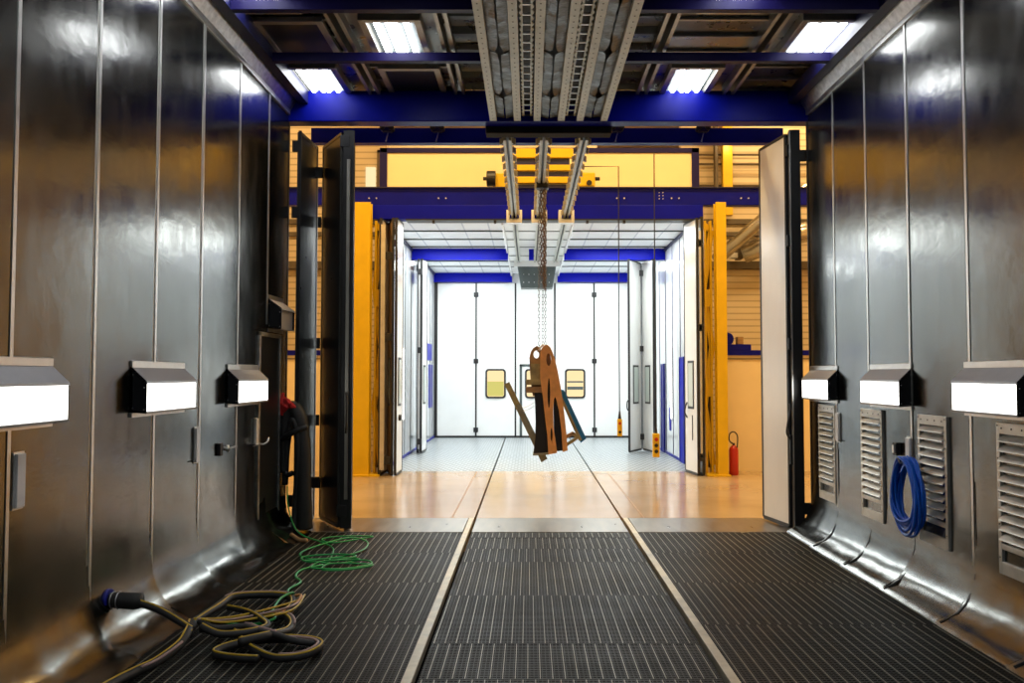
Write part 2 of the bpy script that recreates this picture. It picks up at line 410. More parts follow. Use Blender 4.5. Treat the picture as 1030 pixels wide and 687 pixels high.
def toothed(cx, label):
    t = thing('toothed_rack', label, 'toothed rack', (cx, 2.5, 4.28), 'toothed racks between the ceiling tracks')
    for s in (-1, 1):
        m = MB(); y = .5; xo = cx+s*.066; xi = cx+s*.030
        m.bx(min(xi, xi+s*.010), max(xi, xi+s*.010), .5, 8.45, 4.285, 4.30)
        while y < 8.4:
            m.add([(xi+s*.01, y, 4.288), (xo-s*.008, y+.05, 4.288), (xi+s*.01, y+.10, 4.288), (xi+s*.01, y, 4.298), (xo-s*.008, y+.05, 4.298), (xi+s*.01, y+.10, 4.298)], [(0,1,2),(3,5,4),(0,3,4,1),(1,4,5,2),(2,5,3,0)])
            y += .10
        m.build('tooth_strip', 'track_alu', t)
    y = .55
    while y < 8.4:
        MB().bx(cx-.03, cx+.03, y, y+.015, 4.29, 4.30).build('rung', 'alu', t); y += .17
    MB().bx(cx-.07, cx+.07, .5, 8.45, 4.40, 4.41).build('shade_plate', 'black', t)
toothed(-.018, 'black toothed rack between the left and the middle ceiling track')
toothed(.433, 'black toothed rack between the middle and the right ceiling track')
tag(MB().bx(-.46, .88, 8.56, 8.74, 4.165, 4.34).build('brush_box', 'pit', bevel=.01), 'black sealing box where the three tracks leave the metal ceiling', 'sealing box')

# ------------------------------------------------------------------ floor
struct(MB().bx(XL-.2, XR+.2, YB-.1, 8.38, -.30, -.20).build('floor_pit', 'pit'), 'dark pit under the floor gratings')
struct(MB().bx(-9, -.61, 9.19, 13.6, -.2, 0).bx(-.585, 1.02, 9.19, 13.6, -.2, 0).bx(1.045, 10, 9.19, 13.6, -.2, 0)
       .bx(-9, XL-.14, 8.38, 9.19, -.2, 0).bx(XR+.14, 10, 8.38, 9.19, -.2, 0)
       .bx(-9, -2.55, 13.6, 26, -.2, 0).bx(2.95, 10, 13.6, 26, -.2, 0).bx(-2.55, 2.95, 20.95, 26, -.2, 0).bx(-3, 3.2, 8.38, 21, -.3, -.2).build('floor', 'floor_paint'), 'glossy beige painted floor')
def grating(x0, x1, y0, y1, off, label, grp, pitch=.0665):
    cx, cy = (x0+x1)/2, (y0+y1)/2
    t = thing('floor_grating', label, 'floor grating', (cx, cy, -.03), grp)
    m = MB(); y = y0+.01
    while y < y1-.012:
        m.bx(x0, x1, y, y+.014, -.026, -.004); y += .0265
    m.bx(x0, x1, y0, y0+.006, -.03, -.002)
    x = x0+.011
    while x < x1:
        m.bx(x-.0015, x+.0015, y0, y1, -.03, -.003); x += .0222
    m.build('bearing_bars', 'grate_dark', t)
    m = MB(); x = x0+off
    while x < x1-.004:
        m.bx(x-.0020, x+.0020, y0+.008, y1-.008, -.012, .0)
        x += pitch
    m.build('line_bars', 'grate_line', t)
ordn = ['first', 'second', 'third', 'fourth', 'fifth', 'sixth', 'seventh']
ycen = [8.37, 8.10, 7.58, 7.05, 5.99, 4.93, 4.36, 3.3]
for i, (b, a) in enumerate(zip(ycen[:-1], ycen[1:])):
    grating(-.583, 1.018, a, b, [.02, .05, .03, .055, .015, .045, .02][i], '%s dark grating panel of the middle bay, counted from the metal sill' % ordn[i], 'dark floor gratings of the middle bay')
yside = [8.37, 7.42, 6.36, 5.30, 4.24, 3.2]
for i, (b, a) in enumerate(zip(yside[:-1], yside[1:])):
    grating(-2.215, -.672, a, b, [.03, .045, .02, .05, .035][i], '%s dark grating panel of the left bay, counted from the metal sill' % ordn[i], 'dark floor gratings of the left bay')
    grating(1.108, 2.635, a, b, [.05, .03, .045, .02, .06][i], '%s dark grating panel of the right bay, counted from the metal sill' % ordn[i], 'dark floor gratings of the right bay')
for x0, x1, s0, s1, lab in ((-.667, -.612, -.667, -.612, 'left'), (1.048, 1.103, 1.048, 1.103, 'right')):
    o = MB().bx(x0, x1, .5, 9.19, -.05, .004).build('floor_rail', 'strip', bevel=.002)
    tag(o, '%s pale flat rail strip running along the dark grated floor' % lab, 'floor rail', 'pale rail strips in the floor')
for x0, x1, lab in ((-2.5, -.675, 'left'), (-.583, 1.018, 'middle'), (1.112, 2.9, 'right')):
    o = MB().bx(x0, x1, 8.385, 9.188, -.05, .0).build('sill_plate', 'sill', bevel=.003)
    tag(o, '%s brushed metal sill plate between the gratings and the beige floor' % lab, 'sill plate', 'metal sill plates at the open end')
for x, lab in ((-.86, 'left'), (1.29, 'right')):
    trim(MB().bx(x-.008, x+.008, 9.2, 13.58, .0005, .0015), 'brown_steel', 'thin %s joint line in the beige floor' % lab)
# outer edges of the near floor beside the gratings
trim(MB().bx(-2.235, -2.215, YB, 8.37, -.1, -.004), 'hood_dark', 'edge angle of the left grating bay')
trim(MB().bx(2.635, 2.655, YB, 8.37, -.1, -.004), 'hood_dark', 'edge angle of the right grating bay')

# ------------------------------------------------------------------ wall light boxes
def light_box(X, s, y0, y1, label, lit=True, dz=0., grp='lit steel light boxes along the walls', proj=.10):
    """X wall plane, s = +1 box sticks out towards +x"""
    cy = (y0+y1)/2; t = thing('wall_light', label, 'wall light', (X, cy, 1.34+dz), grp)
    def P(l): return [(X+s*d, z+dz) for d, z in l]
    hood = MB().prism(P([(0, 1.655), (proj, 1.560), (proj+.004, 1.545), (proj-.004, 1.545), (0, 1.640)]), 'y', y0, y1)
    hood.prism(P([(0, 1.365), (proj, 1.355), (proj+.004, 1.368), (0, 1.378)]), 'y', y0, y1)
    hood.prism(P([(0, 1.37), (.012, 1.37), (.012, 1.64), (0, 1.64)]), 'y', y0, y1)
    hood.build('housing', 'hood_grey', t)
    for y in (y0, y1-.006):
        e = MB().prism(P([(0, 1.365), (proj, 1.356), (proj, 1.558), (0, 1.652)]), 'y', y, y+.006).build('end_cap', 'black_gloss', t)
        sc = MB(); yy = y-.002 if y == y0 else y+.006
        for d, z in ((.012, 1.39), (proj-.015, 1.38), (proj-.015, 1.52), (.012, 1.60)):
            sc.cyl((X+s*d, yy, z+dz), (X+s*d, yy+.003, z+dz), .004, 8)
        sc.build('screws', 'bolt', e)
    if lit:
        MB().prism(P([(proj-.012, 1.372), (proj-.002, 1.372), (proj-.002, 1.545), (proj-.012, 1.545)]), 'y', y0+.008, y1-.008).build('diffuser', 'lamp_face', t)
    else:
        MB().prism(P([(proj-.03, 1.372), (proj-.02, 1.372), (proj-.02, 1.545), (proj-.03, 1.545)]), 'y', y0+.008, y1-.008).build('cover_panel', 'hood_grey', t)
    MB().prism(P([(0, 1.655), (.014, 1.645), (.014, 1.685), (0, 1.69)]), 'y', y0-.01, y1+.0).prism(P([(0, 1.332), (.016, 1.332), (.016, 1.36), (0, 1.365)]), 'y', y0-.01, y1).build('mounting_flange', 'alu', t)
    return t
for y0, y1, lab in ((3.49, 4.26, 'lit wall light box on the left wall, cut by the picture edge'), (5.12, 5.89, 'lit wall light box on the left wall, middle one of its row'), (6.74, 7.51, 'lit wall light box on the left wall, the farthest of its row'),
                    (1.87, 2.64, 'unseen lit wall light box added on the left wall, beside the viewer'), (.25, 1.02, 'unseen lit wall light box added on the left wall, behind the viewer')):
    light_box(XL+.003, 1, y0, y1, lab)  # last two boxes are unseen, added to light the metal walls
for y0, y1, lab in ((7.64, 8.37, 'lit wall light box on the right wall, the farthest of its row'), (6.17, 6.90, 'lit wall light box on the right wall, above the blue hose coil'), (4.68, 5.41, 'lit wall light box on the right wall, nearest and largest in view'),
                    (3.2, 3.93, 'unseen lit wall light box added on the right wall, beside the viewer'), (1.72, 2.45, 'unseen lit wall light box added on the right wall, behind the viewer')):
    light_box(XR-.003, -1, y0, y1, lab)  # last two are out of view, added for light on the metal
light_box(XL+.004, 1, 7.78, 8.22, 'small unlit grey hood high on the left wall, above the access door', lit=False, dz=.68, grp='hood above the access door', proj=.13)

# louvred vents
def vent(y0, y1, label):
    cy = (y0+y1)/2; X = XR-.012; t = thing('louvre_vent', label, 'louvre vent', (XR, cy, .38), 'louvred vent panels on the right wall')
    z0, z1 = .39, 1.31; w = .035
    f = MB().bx(X-.012, X+.022, y0, y0+w, z0, z1).bx(X-.012, X+.022, y1-w, y1, z0, z1).bx(X-.012, X+.022, y0+w, y1-w, z1-.07, z1).bx(X-.012, X+.022, y0+w, y1-w, z0, z0+.075).bx(X-.012, X+.022, y0+w, y1-w, z0+.15, z0+.185)
    fr = f.build('frame', 'vent_alu', t, bevel=.003)
    b = MB()
    for k in range(4):
        yy = y0+.06+k*(y1-y0-.12)/3; MB().cyl((X-.015, yy, z1-.035), (X-.011, yy, z1-.035), .006, 8).build('screw', 'black', fr)
    for k in range(5):
        zz = z0+.1+k*.2
        for yy in (y0+w/2, y1-w/2): MB().cyl((X-.015, yy, zz), (X-.011, yy, zz), .005, 8).build('screw', 'black', fr)
    MB().bx(X+.016, X+.022, y0+w, y1-w, z0+.075, z1-.07).build('dark_backing', 'black', t)
    s = MB(); n = 11; zz0 = z0+.19; step = (z1-.075-zz0)/n
    for k in range(n):
        z = zz0+k*step
        s.prism([(X+.012, z+step*.95), (X+.008, z+step*.98), (X-.026, z+step*.42), (X-.030, z+step*.30), (X-.025, z+step*.30), (X-.022, z+step*.40)], 'y', y0+w, y1-w)
    s.build('louvre_slats', 'vent_alu', t)
vent(7.70, 8.13, 'louvred vent panel on the right wall, farthest from the viewer')
vent(6.67, 7.10, 'louvred vent panel on the right wall, left of the blue hose coil')
vent(5.64, 6.06, 'louvred vent panel on the right wall, right of the blue hose coil')
vent(4.61, 5.04, 'louvred vent panel on the right wall, cut by the picture edge')

# door pulls on the metal walls
def pull(X, s, y, z0, z1, label, pin=True):
    t = thing('door_pull', label, 'door pull', (X, y, z0), 'flat door pulls on the metal walls')
    MB().bx(min(X+s*.010, X+s*.028), max(X+s*.010, X+s*.028), y-.035, y+.03, z0, z1).build('grip', 'white_door', t, bevel=.003)
    MB().bx(min(X, X+s*.012), max(X, X+s*.012), y-.045, y+.04, z0-.01, z1+.01).build('back_strip', 'alu', t)
    if pin: MB().cyl((X+s*.02, y-.09, z0+.01), (X+s*.02, y+.03, z0+.01), .006, 8).build('pin', 'black', t)
pull(XL, 1, 4.0, .955, 1.215, 'flat pale door pull on the left wall, nearest the viewer', False)
pull(XL, 1, 6.13, .95, 1.20, 'flat pale door pull on the left wall, left of the small tap')
pull(XL, 1, 7.46, .96, 1.20, 'flat pale door pull on the left wall, beside the access door')
pull(XR, -1, 7.64, .98, 1.24, 'flat pale door pull on the right wall, beside the farthest vent')
pull(XR, -1, 6.22, .92, 1.12, 'flat pale door pull on the right wall, behind the blue hose coil', False)
# hook on the access door side
tag(MB().tube(catmull([(XL+.01, 7.5, .97), (XL+.07, 7.5, .965), (XL+.10, 7.52, .99), (XL+.10, 7.54, 1.02)], 4), .009).build('wall_hook', 'alu', smooth=True), 'small bent hook on the left wall beside the access door', 'hook')
# tap on the left wall
t = thing('air_tap', 'small air tap with a dark bracket on the left wall', 'tap', (XL, 6.62, .95))
MB().bx(XL, XL+.03, 6.56, 6.62, .95, 1.05).build('bracket', 'black', t, bevel=.004)
MB().cyl((XL, 6.66, 1.0), (XL+.06, 6.66, 1.0), .016).cyl((XL+.05, 6.66, .975), (XL+.05, 6.66, 1.03), .012).build('body', 'alu', t, smooth=True)
MB().bar((XL+.06, 6.66, 1.0), (XL+.10, 6.72, 1.015), .018, .012).build('lever', 'bolt', t)
t = thing('wall_socket', 'small black bracket on the right wall between vent and hose coil', 'bracket', (XR, 6.42, .97))
MB().bx(XR-.035, XR, 6.39, 6.46, .97, 1.07).build('body', 'black', t, bevel=.004)
MB().bx(XR-.05, XR-.035, 6.40, 6.43, .99, 1.05).build('clip', 'alu', t)

# access door at the end of the left wall
t = thing('door_1', 'narrow grey access door at the far end of the left wall', None, (XL, 7.83, .08)); t['kind'] = 'structure'
MB().bx(XL, XL+.025, 7.50, 7.54, .08, 2.0).bx(XL, XL+.025, 8.12, 8.16, .08, 2.0).bx(XL, XL+.025, 7.50, 8.16, 1.96, 2.0).build('door_frame', 'zinc', t, bevel=.003)
MB().bx(XL, XL+.012, 7.54, 8.12, .10, 1.96).build('door_panel', 'dark_leaf', t)
MB().prism([(XL, .10), (XL+.05, .04), (XL+.06, .07), (XL, .13)], 'y', 7.54, 8.14).build('door_sill', 'alu', t)

# blue hose coil on right wall
t = thing('hose_coil', 'bright blue air hose hung in a coil on the right wall', 'hose', (XR-.1, 6.07, .40))
rnd = random.Random(4)
for k in range(17):
    pts = []; a = .185+rnd.uniform(-.035, .012); b = .27+rnd.uniform(-.04, .025); cx = XR-.075-rnd.uniform(0, .06); oy = rnd.uniform(-.02, .02)
    for i in range(28):
        th = i*2*math.pi/28
        pts.append((cx+.012*math.sin(th*2+k), 6.07+oy+a*math.sin(th)*(1-.25*math.cos(th)), .985-b+b*math.cos(th)-.02*rnd.random()*0))
    MB().tube(pts, .011, 6, True).build('loop', 'hose_blue', t, smooth=True)
MB().tube(catmull([(XR-.10, 6.05, .98), (XR-.15, 6.04, .90), (XR-.15, 6.06, .88), (XR-.09, 6.08, 1.0)], 5), .008, 6).build('tie', 'hose_blue', t, smooth=True)
tag(MB().tube([(XR-.012, 6.10, .955), (XR-.14, 6.10, .945), (XR-.155, 6.10, .985)], .007).build('coil_hook', 'bolt'), 'small steel hook carrying the blue hose coil', 'hook')

# ------------------------------------------------------------------ folding doors
def leaf(parent, a, b, z0, z1, th, mat, edge_mat, hinge=True, window=False, facemat=None, handle=None, edge_w=None):
    a = Vector((*a, 0)); b = Vector((*b, 0)); d = (b-a).normalized(); zc = (z0+z1)/2
    m = MB().bar((a.x, a.y, zc), (b.x, b.y, zc), th, z1-z0)
    lf = m.build('door_leaf', mat, parent)
    e = MB()
    for p, s in ((a, -1), (b, 1)):
        q = p+d*s*.012
        e.bar((q.x-d.x*.012, q.y-d.y*.012, zc), (q.x+d.x*.012, q.y+d.y*.012, zc), th+.012, z1-z0+.02)
    e.bar((a.x, a.y, z0-.012), (b.x, b.y, z0-.012), th+.012, .04).bar((a.x, a.y, z1+.0), (b.x, b.y, z1+.0), th+.012, .03)
    e.build('edge_profile', edge_mat, lf)
    if window:
        n = Vector((-d.y, d.x, 0)); c = (a+b)/2; w = (b-a).length*.20; zz0, zz1 = window
        for s in (-1, 1):
            o = c+n*s*(th/2+.004)
            fr = MB().bar((o.x, o.y, zz0), (o.x, o.y, zz1), .012, w*2+.05, up=d).build('window_frame', 'black', lf, bevel=.004)
            o = c+n*s*(th/2+.009)
            MB().bar((o.x, o.y, zz0+.04), (o.x, o.y, zz1-.04), .006, w*2-.02, up=d).build('window_pane', 'glass_slot', fr)
    return lf
def hinges(parent, x, y, zs, w=.07, dy=.02):
    for z in zs: MB().bx(x-w/2, x+w/2, y-dy, y+dy, z-.06, z+.06).build('hinge', 'black', parent, bevel=.004)

t = thing('door_2', 'dark folding door pack folded open at the left of the opening', None, (-2.2, 8.8, .02)); t['kind'] = 'structure'
leaf(t, (-2.41, 8.50), (-2.385, 9.04), .05, 4.14, .03, 'dark_leaf', 'hood_dark')
leaf(t, (-2.285, 9.04), (-1.97, 8.52), .05, 4.14, .03, 'dark_leaf', 'hood_dark')
leaf(t, (-1.885, 8.49), (-1.98, 9.04), .05, 4.16, .055, 'white_door', 'black')
MB().bx(-1.900, -1.868, 8.43, 8.46, .32, 3.85).build('edge_strip', 'alu_warm', t)
MB().bx(-1.945, -1.83, 8.455, 8.475, .02, 4.16).build('edge_seal', 'black', t)
MB().bx(-2.415, -2.385, 8.455, 8.475, .02, 4.16).build('edge_seal', 'black', t)
for a in ((-2.40, 8.485), (-1.975, 8.505)):
    MB().bx(a[0]-.008, a[0]+.008, a[1]-.008, a[1]+.004, .3, 4.14).build('edge_strip', 'grey_box', t)
hinges(t, -2.335, 9.0, (3.85, .42), .08); hinges(t, -2.335, 9.03, (3.3, 1.95, 1.1), .04, .01); hinges(t, -1.93, 8.47, (.2, 4.05), .10); hinges(t, -2.44, 8.48, (3.3, 4.0, .3), .09, .015)
pf = MB()
pf.tube(catmull([(-1.885, 8.42, 1.42), (-1.875, 8.39, 1.30), (-1.875, 8.39, 1.1), (-1.885, 8.42, 1.0)], 4), .009, 6).build('door_handle', 'black', t, smooth=True)

t = thing('door_3', 'white folding door pack folded open at the right of the opening', None, (2.7, 8.8, .02)); t['kind'] = 'structure'
leaf(t, (2.612, 9.06), (2.712, 8.51), .05, 4.12, .04, 'white_door', 'black')
leaf(t, (2.815, 8.51), (2.775, 9.06), .05, 4.14, .04, 'dark_leaf', 'black')
MB().bx(2.722, 2.735, 8.44, 8.475, .03, 4.15).build('edge_strip', 'alu', t)
MB().bx(2.735, 2.842, 8.455, 8.50, .02, 4.17).build('edge_seal', 'black', t)
hinges(t, 2.71, 8.47, (3.0, 1.92, 3.95), .03); hinges(t, 2.87, 8.48, (.22, 3.9), .08, .015)
MB().tube(catmull([(2.70, 8.46, 1.30), (2.695, 8.44, 1.22), (2.665, 8.42, 1.10), (2.655, 8.42, 1.0), (2.70, 8.45, .93)], 5), .010, 6).build('door_handle', 'black', t, smooth=True)
MB().bx(2.69, 2.715, 8.43, 8.455, .68, .98).build('lock_rod', 'black', t)

# second blue bar = door track beyond the opening, with hanging trolleys
tag(MB().bx(-2.45, 2.86, 9.06, 9.18, 4.205, 4.375).build('door_track_beam', 'blue', bevel=.006), 'dark blue door track bar just beyond the big blue beam', 'beam')
for i, (x, lab) in enumerate(((-1.58, 'hanging roller trolley farthest left on the door track'), (-1.02, 'second hanging roller trolley from the left on the door track'), (.98, 'hanging roller trolley right of the three overhead rails'), (1.94, 'hanging roller trolley farthest right on the door track'))):
    t = thing('door_trolley', lab, 'trolley', (x, 9.0, 4.27), 'roller trolleys on the door track')
    MB().bx(x-.05, x+.05, 8.95, 9.03, 4.30, 4.36).build('body', 'blue_dark', t, bevel=.005)
    for s in (-1, 1): MB().cyl((x+s*.05, 8.94, 4.345), (x+s*.05, 9.04, 4.345), .03, 12).build('wheel', 'black', t)
    MB().bar((x+.01, 8.99, 4.30), (x-.015, 8.99, 4.20), .012, .012).build('hanger_bolt', 'alu', t)

# ------------------------------------------------------------------ three monorails towards the booth
def monorail(cx, label, z=4.17):
    t = thing('overhead_rail', label, 'overhead rail', (cx, 13.5, z-.03), 'overhead rails leading into the white booth')
    for s in (-1, 1):
        MB().bx(cx+s*.030-.016, cx+s*.030+.016, 8.75, 18.4, z-.03, z+.05).build('rail_profile', 'track_alu', t, bevel=.003)
    MB().bx(cx-.014, cx+.014, 8.75, 18.4, z+.01, z+.05).build('slot', 'black', t)
    y = 8.9
    while y < 13.2:
        for s in (-1, 1):
            m = MB().prism([(cx+s*.046, z-.02), (cx+s*.085, z-.005), (cx+s*.085, z+.02), (cx+s*.06, z+.05), (cx+s*.046, z+.05)], 'y', y, y+.05)
            m.cyl((cx+s*.075, y+.025, z-.03), (cx+s*.075, y+.025, z+.04), .014, 8)
            m.build('rail_clamp', 'alu_warm', t)
        y += .36
    return t
mx = [(-.235, 'left of the three overhead rails between metal room and white booth'), (.165, 'middle one of the three overhead rails, carrying the hanging load'), (.60, 'right of the three overhead rails between metal room and white booth')]
for x, lab in mx: monorail(x, lab)
for x, lab in mx:
    t = thing('rail_gate_box', 'white box around the %s rail at the booth entrance' % lab.split()[0], 'gate box', (x, 13.0, 4.02), 'white boxes where the rails enter the booth')
    MB().bx(x-.125, x-.075, 12.95, 13.12, 4.03, 4.24).bx(x+.075, x+.125, 12.95, 13.12, 4.03, 4.24).bx(x-.075, x+.075, 12.95, 13.12, 4.03, 4.085).build('frame', 'white', t, bevel=.004)
    MB().bx(x-.125, x+.125, 13.10, 13.12, 4.085, 4.13).build('back_plate', 'white', t)

# ------------------------------------------------------------------ blue main beam, framed panel, columns
t = thing('main_beam', 'large blue steel beam above the white booth entrance', 'beam', (.2, 13.25, 4.12))
b = MB().bx(-5, 6.5, 13.16, 13.34, 4.36, 4.64).build('upper_girder', 'blue', t, bevel=.008)
MB().bx(-2.55, 2.83, 13.145, 13.36, 4.125, 4.36).build('lower_girder', 'blue_bright', t, bevel=.006)
MB().bx(-5, 6.5, 13.12, 13.38, 4.63, 4.65).build('flange', 'blue_dark', t)
MB().bx(-2.0, 2.7, 13.13, 13.38, 4.105, 4.13).build('lower_seal', 'black', t)
bt = MB()
for x in (-2.60, -2.48, -1.47, -1.35, 1.43, 1.55, 2.32, 2.44, 3.45, 3.57):
    bt.cyl((x, 13.14, 4.47), (x, 13.165, 4.47), .012, 8)
for z in (4.56, 4.51, 4.46):
    for x in (2.12, 2.18): bt.cyl((x, 13.14, z), (x, 13.165, z), .008, 8)
bt.build('bolts', 'bolt', b)
for x in (-1.55, -.55, .95, 1.55): MB().bx(x-.02, x+.02, 13.15, 13.2, 4.06, 4.11).build('stop_peg', 'black', t)

t = thing('framed_panel', 'long cream panel in a purple-blue frame above the main blue beam', 'panel', (.19, 14.2, 4.7))
MB().bx(-2.53, 2.91, 14.2, 14.26, 4.7, 5.53).build('panel', 'cream_panel', t)
MB().bx(-2.61, 2.99, 14.17, 14.28, 5.50, 5.585).bx(-2.62, -2.49, 14.17, 14.28, 4.65, 5.585).bx(2.86, 2.99, 14.17, 14.28, 4.65, 5.585).build('frame', 'purple_blue', t, bevel=.005)
tag(MB().bx(-2.5, 1.2, 14.2, 14.9, 5.585, 5.64).build('duct_ledge', 'duct'), 'thin metal ledge on top of the framed cream panel', 'ledge')

def column(x0, x1, l0, l1, label):
    cx = (x0+x1)/2; t = thing('steel_column', label, 'column', (cx, 13, 0), 'yellow steel columns beside the white booth')
    MB().bx(x0, x1, 12.93, 12.95, 0, 4.36).bx(x0, x1, 13.09, 13.11, 0, 4.36).bx(cx-.01, cx+.01, 12.95, 13.09, 0, 4.36).build('main_post', 'yellow', t, bevel=.003)
    lw = l1-l0
    MB().bx(l0, l0+.035, 13.14, 13.26, 0, 4.1).bx(l1-.035, l1, 13.14, 13.26, 0, 4.1).build('lattice_posts', 'yellow', t, bevel=.003)
    MB().bx(l0+.01, l1-.01, 13.265, 13.275, .1, 4.05).build('gap_backing', 'black', t)  # black plate added behind the lattice so its gaps read dark
    br = MB(); z = .15; k = 0
    while z < 4.0:
        a, c = (l0, l1) if k % 2 else (l1, l0)
        br.bar((a, 13.2, z), (c, 13.2, min(z+.95, 4.05)), .03, .09, up=(1, 0, 0)); z += .95; k += 1
    for z in (1.25, 2.7): br.bx(l0, l1, 13.15, 13.25, z, z+.28)
    br.build('lattice_braces', 'yellow', t)
    MB().bx(min(x0, l0)-.03, max(x1, l1)+.03, 12.88, 13.3, 0, .025).build('base_plate', 'yellow', t, bevel=.003)
column(-2.80, -2.53, -2.50, -2.39, 'yellow steel column with lattice, left of the booth')
column(2.985, 3.15, 2.84, 2.965, 'yellow steel column with lattice, right of the booth')

# bridge hoist above the beam
t = thing('bridge_hoist', 'yellow hoist trolley standing on the blue beam', 'hoist', (.25, 13.5, 4.65))
for z0, z1, x0, x1 in ((5.215, 5.375, -.26, .74), (5.00, 5.10, -.26, .70), (4.79, 4.90, -.26, .66)):
    MB().bx(x0, x1, 13.45, 13.55, z0, z1).build('yellow_girder', 'yellow', t, bevel=.012)
for z0, z1 in ((5.10, 5.21), (4.91, 4.99), (4.66, 4.78)):
    MB().bx(-.24, .68, 13.50, 13.58, z0, z1).build('blue_girder', 'blue_dark', t)
MB().bx(-.60, -.22, 13.40, 13.62, 4.70, 4.95).build('left_carriage', 'yellow', t, bevel=.02)
MB().cyl((-.70, 13.40, 4.85), (-.55, 13.40, 4.85), .13, 20).build('motor', 'black', t, bevel=.01)
MB().cyl((-.76, 13.40, 4.85), (-.70, 13.40, 4.85), .03, 12).build('motor_shaft', 'black', t)
MB().bx(.78, 1.10, 13.40, 13.62, 4.72, 4.96).build('right_carriage', 'yellow', t, bevel=.02)
MB().cyl((1.10, 13.45, 4.86), (1.18, 13.45, 4.86), .03, 12).cyl((1.0, 13.38, 4.78), (1.0, 13.41, 4.78), .045, 14).build('axle', 'black', t)
for x in (-.3,): MB().bx(x-.05, x+.05, 13.47, 13.60, 4.65, 5.34).build('side_plate', 'yellow', t, bevel=.01)

# ------------------------------------------------------------------ white booth
BX0, BX1, BY0, BY1 = -2.42, 2.81, 13.6, 20.85
bz = 4.20
struct(MB().bx(BX0-.08, BX0, BY0-.2, BY1, 0, 4.3).build('wall_booth_left', 'booth_wall'), 'glossy white left wall of the booth')
struct(MB().bx(BX1, BX1+.08, BY0-.2, BY1, 0, 4.3).build('wall_booth_right', 'booth_wall'), 'glossy white right wall of the booth')
struct(MB().bx(BX0, BX1, BY0-.2, BY1, bz, 4.32).build('ceiling_booth', 'filter_ceiling'), 'white gridded ceiling of the booth')
struct(MB().bx(BX0-.08, BX1+.08, BY1+.06, BY1+.12, 3.9, 5.4).build('wall_booth_end', 'white'), 'upper end wall of the booth')
for s, X in ((1, BX0), (-1, BX1)):
    for i, y in enumerate((14.3, 15.1, 15.9, 16.7, 17.5, 18.3, 19.1, 19.9)):
        trim(MB().bx(min(X, X+s*.008), max(X, X+s*.008), y-.012, y+.012, .06, 4.15), 'blue_dark' if s < 0 else 'grey_box', 'thin panel joint on the booth wall')
    trim(MB().bx(min(X, X+s*.012), max(X, X+s*.012), BY0-.2, BY1, 0, .05), 'blue', 'blue skirting of the booth wall')
    trim(MB().bx(min(X, X+s*.03), max(X, X+s*.03), BY0-.2, BY1, 4.14, 4.2), 'blue_dark', 'dark cornice line of the booth')
for i, (x0, x1, lab) in enumerate(((BX0, -.61, 'left'), (-.585, 1.02, 'middle'), (1.045, BX1, 'right'))):
    o = MB().bx(x0, x1, BY0, BY1+.1, -.05, -.001).build('booth_grating', 'booth_grate'); tag(o, '%s bay of pale grey floor grating in the white booth' % lab, 'floor grating', 'pale gratings in the white booth')
for y, lab in ((16.7, 'nearer'), (20.68, 'farther')):
    for x0, x1, sd in ((BX0, -.43, 'left'), (.73, BX1, 'right')):
        o = MB().bx(x0, x1, y, y+.12, 3.965, 4.195).build('booth_beam', 'blue_bright', bevel=.004); tag(o, '%s %s blue cross beam under the booth ceiling' % (lab, sd), 'beam', 'bright blue beams under the booth ceiling')
o = MB().bx(.0, .1, 16.7, 16.82, 3.965, 4.195).build('booth_beam', 'blue_bright'); tag(o, 'short blue beam stub between the rails under the booth ceiling', 'beam', 'bright blue beams under the booth ceiling')
trim(MB().bx(-.44, .74, 13.5, 20.6, 4.186, 4.2).bx(-.46, -.43, 13.5, 20.6, 4.10, 4.2).bx(.73, .76, 13.5, 20.6, 4.10, 4.2), 'white', 'white rail fairing under the booth ceiling')
for y in (14.6, 15.5, 16.4, 17.6, 18.5, 19.4):
    trim(MB().bx(BX0, BX1, y-.012, y+.012, 4.175, 4.2), 'grey_box', 'cross joint of the booth ceiling')
# red beacons on the left booth wall
for y, lab in ((14.35, 'small red beacon high on the left booth wall, the nearer one'), (17.6, 'small red beacon high on the left booth wall, the farther one')):
    t = thing('beacon', lab, 'beacon', (BX0, y, 3.85), 'red beacons of the booth')
    MB().bx(BX0, BX0+.10, y-.06, y+.06, 3.86, 3.98).build('bracket', 'blue_dark', t, bevel=.01)
    MB().cyl((BX0+.10, y, 3.92), (BX0+.19, y, 3.90), .05, 14).build('lens', 'red', t, bevel=.015)
# blue side doors on the right booth wall
for n, y0, y1, z1 in ((4, 14.72, 15.10, 1.90), (5, 16.9, 17.2, 1.80)):
    t = thing('door_%d' % n, 'blue side door in the right booth wall', None, (BX1, (y0+y1)/2, 0)); t['kind'] = 'structure'
    MB().bx(BX1-.02, BX1, y0, y1, 0, z1).build('door_panel', 'blue_bright', t)
    MB().bx(BX1-.03, BX1, y0-.03, y0, 0, z1+.03).bx(BX1-.03, BX1, y1, y1+.03, 0, z1+.03).bx(BX1-.03, BX1, y0, y1, z1, z1+.03).build('door_frame', 'blue', t)
trim(MB().bx(BX1-.014, BX1, 16.15, 16.3, .5, .95), 'blue_bright', 'small blue plate on the right booth wall')
trim(MB().bx(BX0, BX0+.014, 19.2, 20.2, 1.95, 2.35), 'blue_bright', 'blue plate on the left booth wall')
trim(MB().bx(BX0, BX0+.014, 19.7, 20.4, .8, 1.85), 'blue', 'blue hatch on the left booth wall')

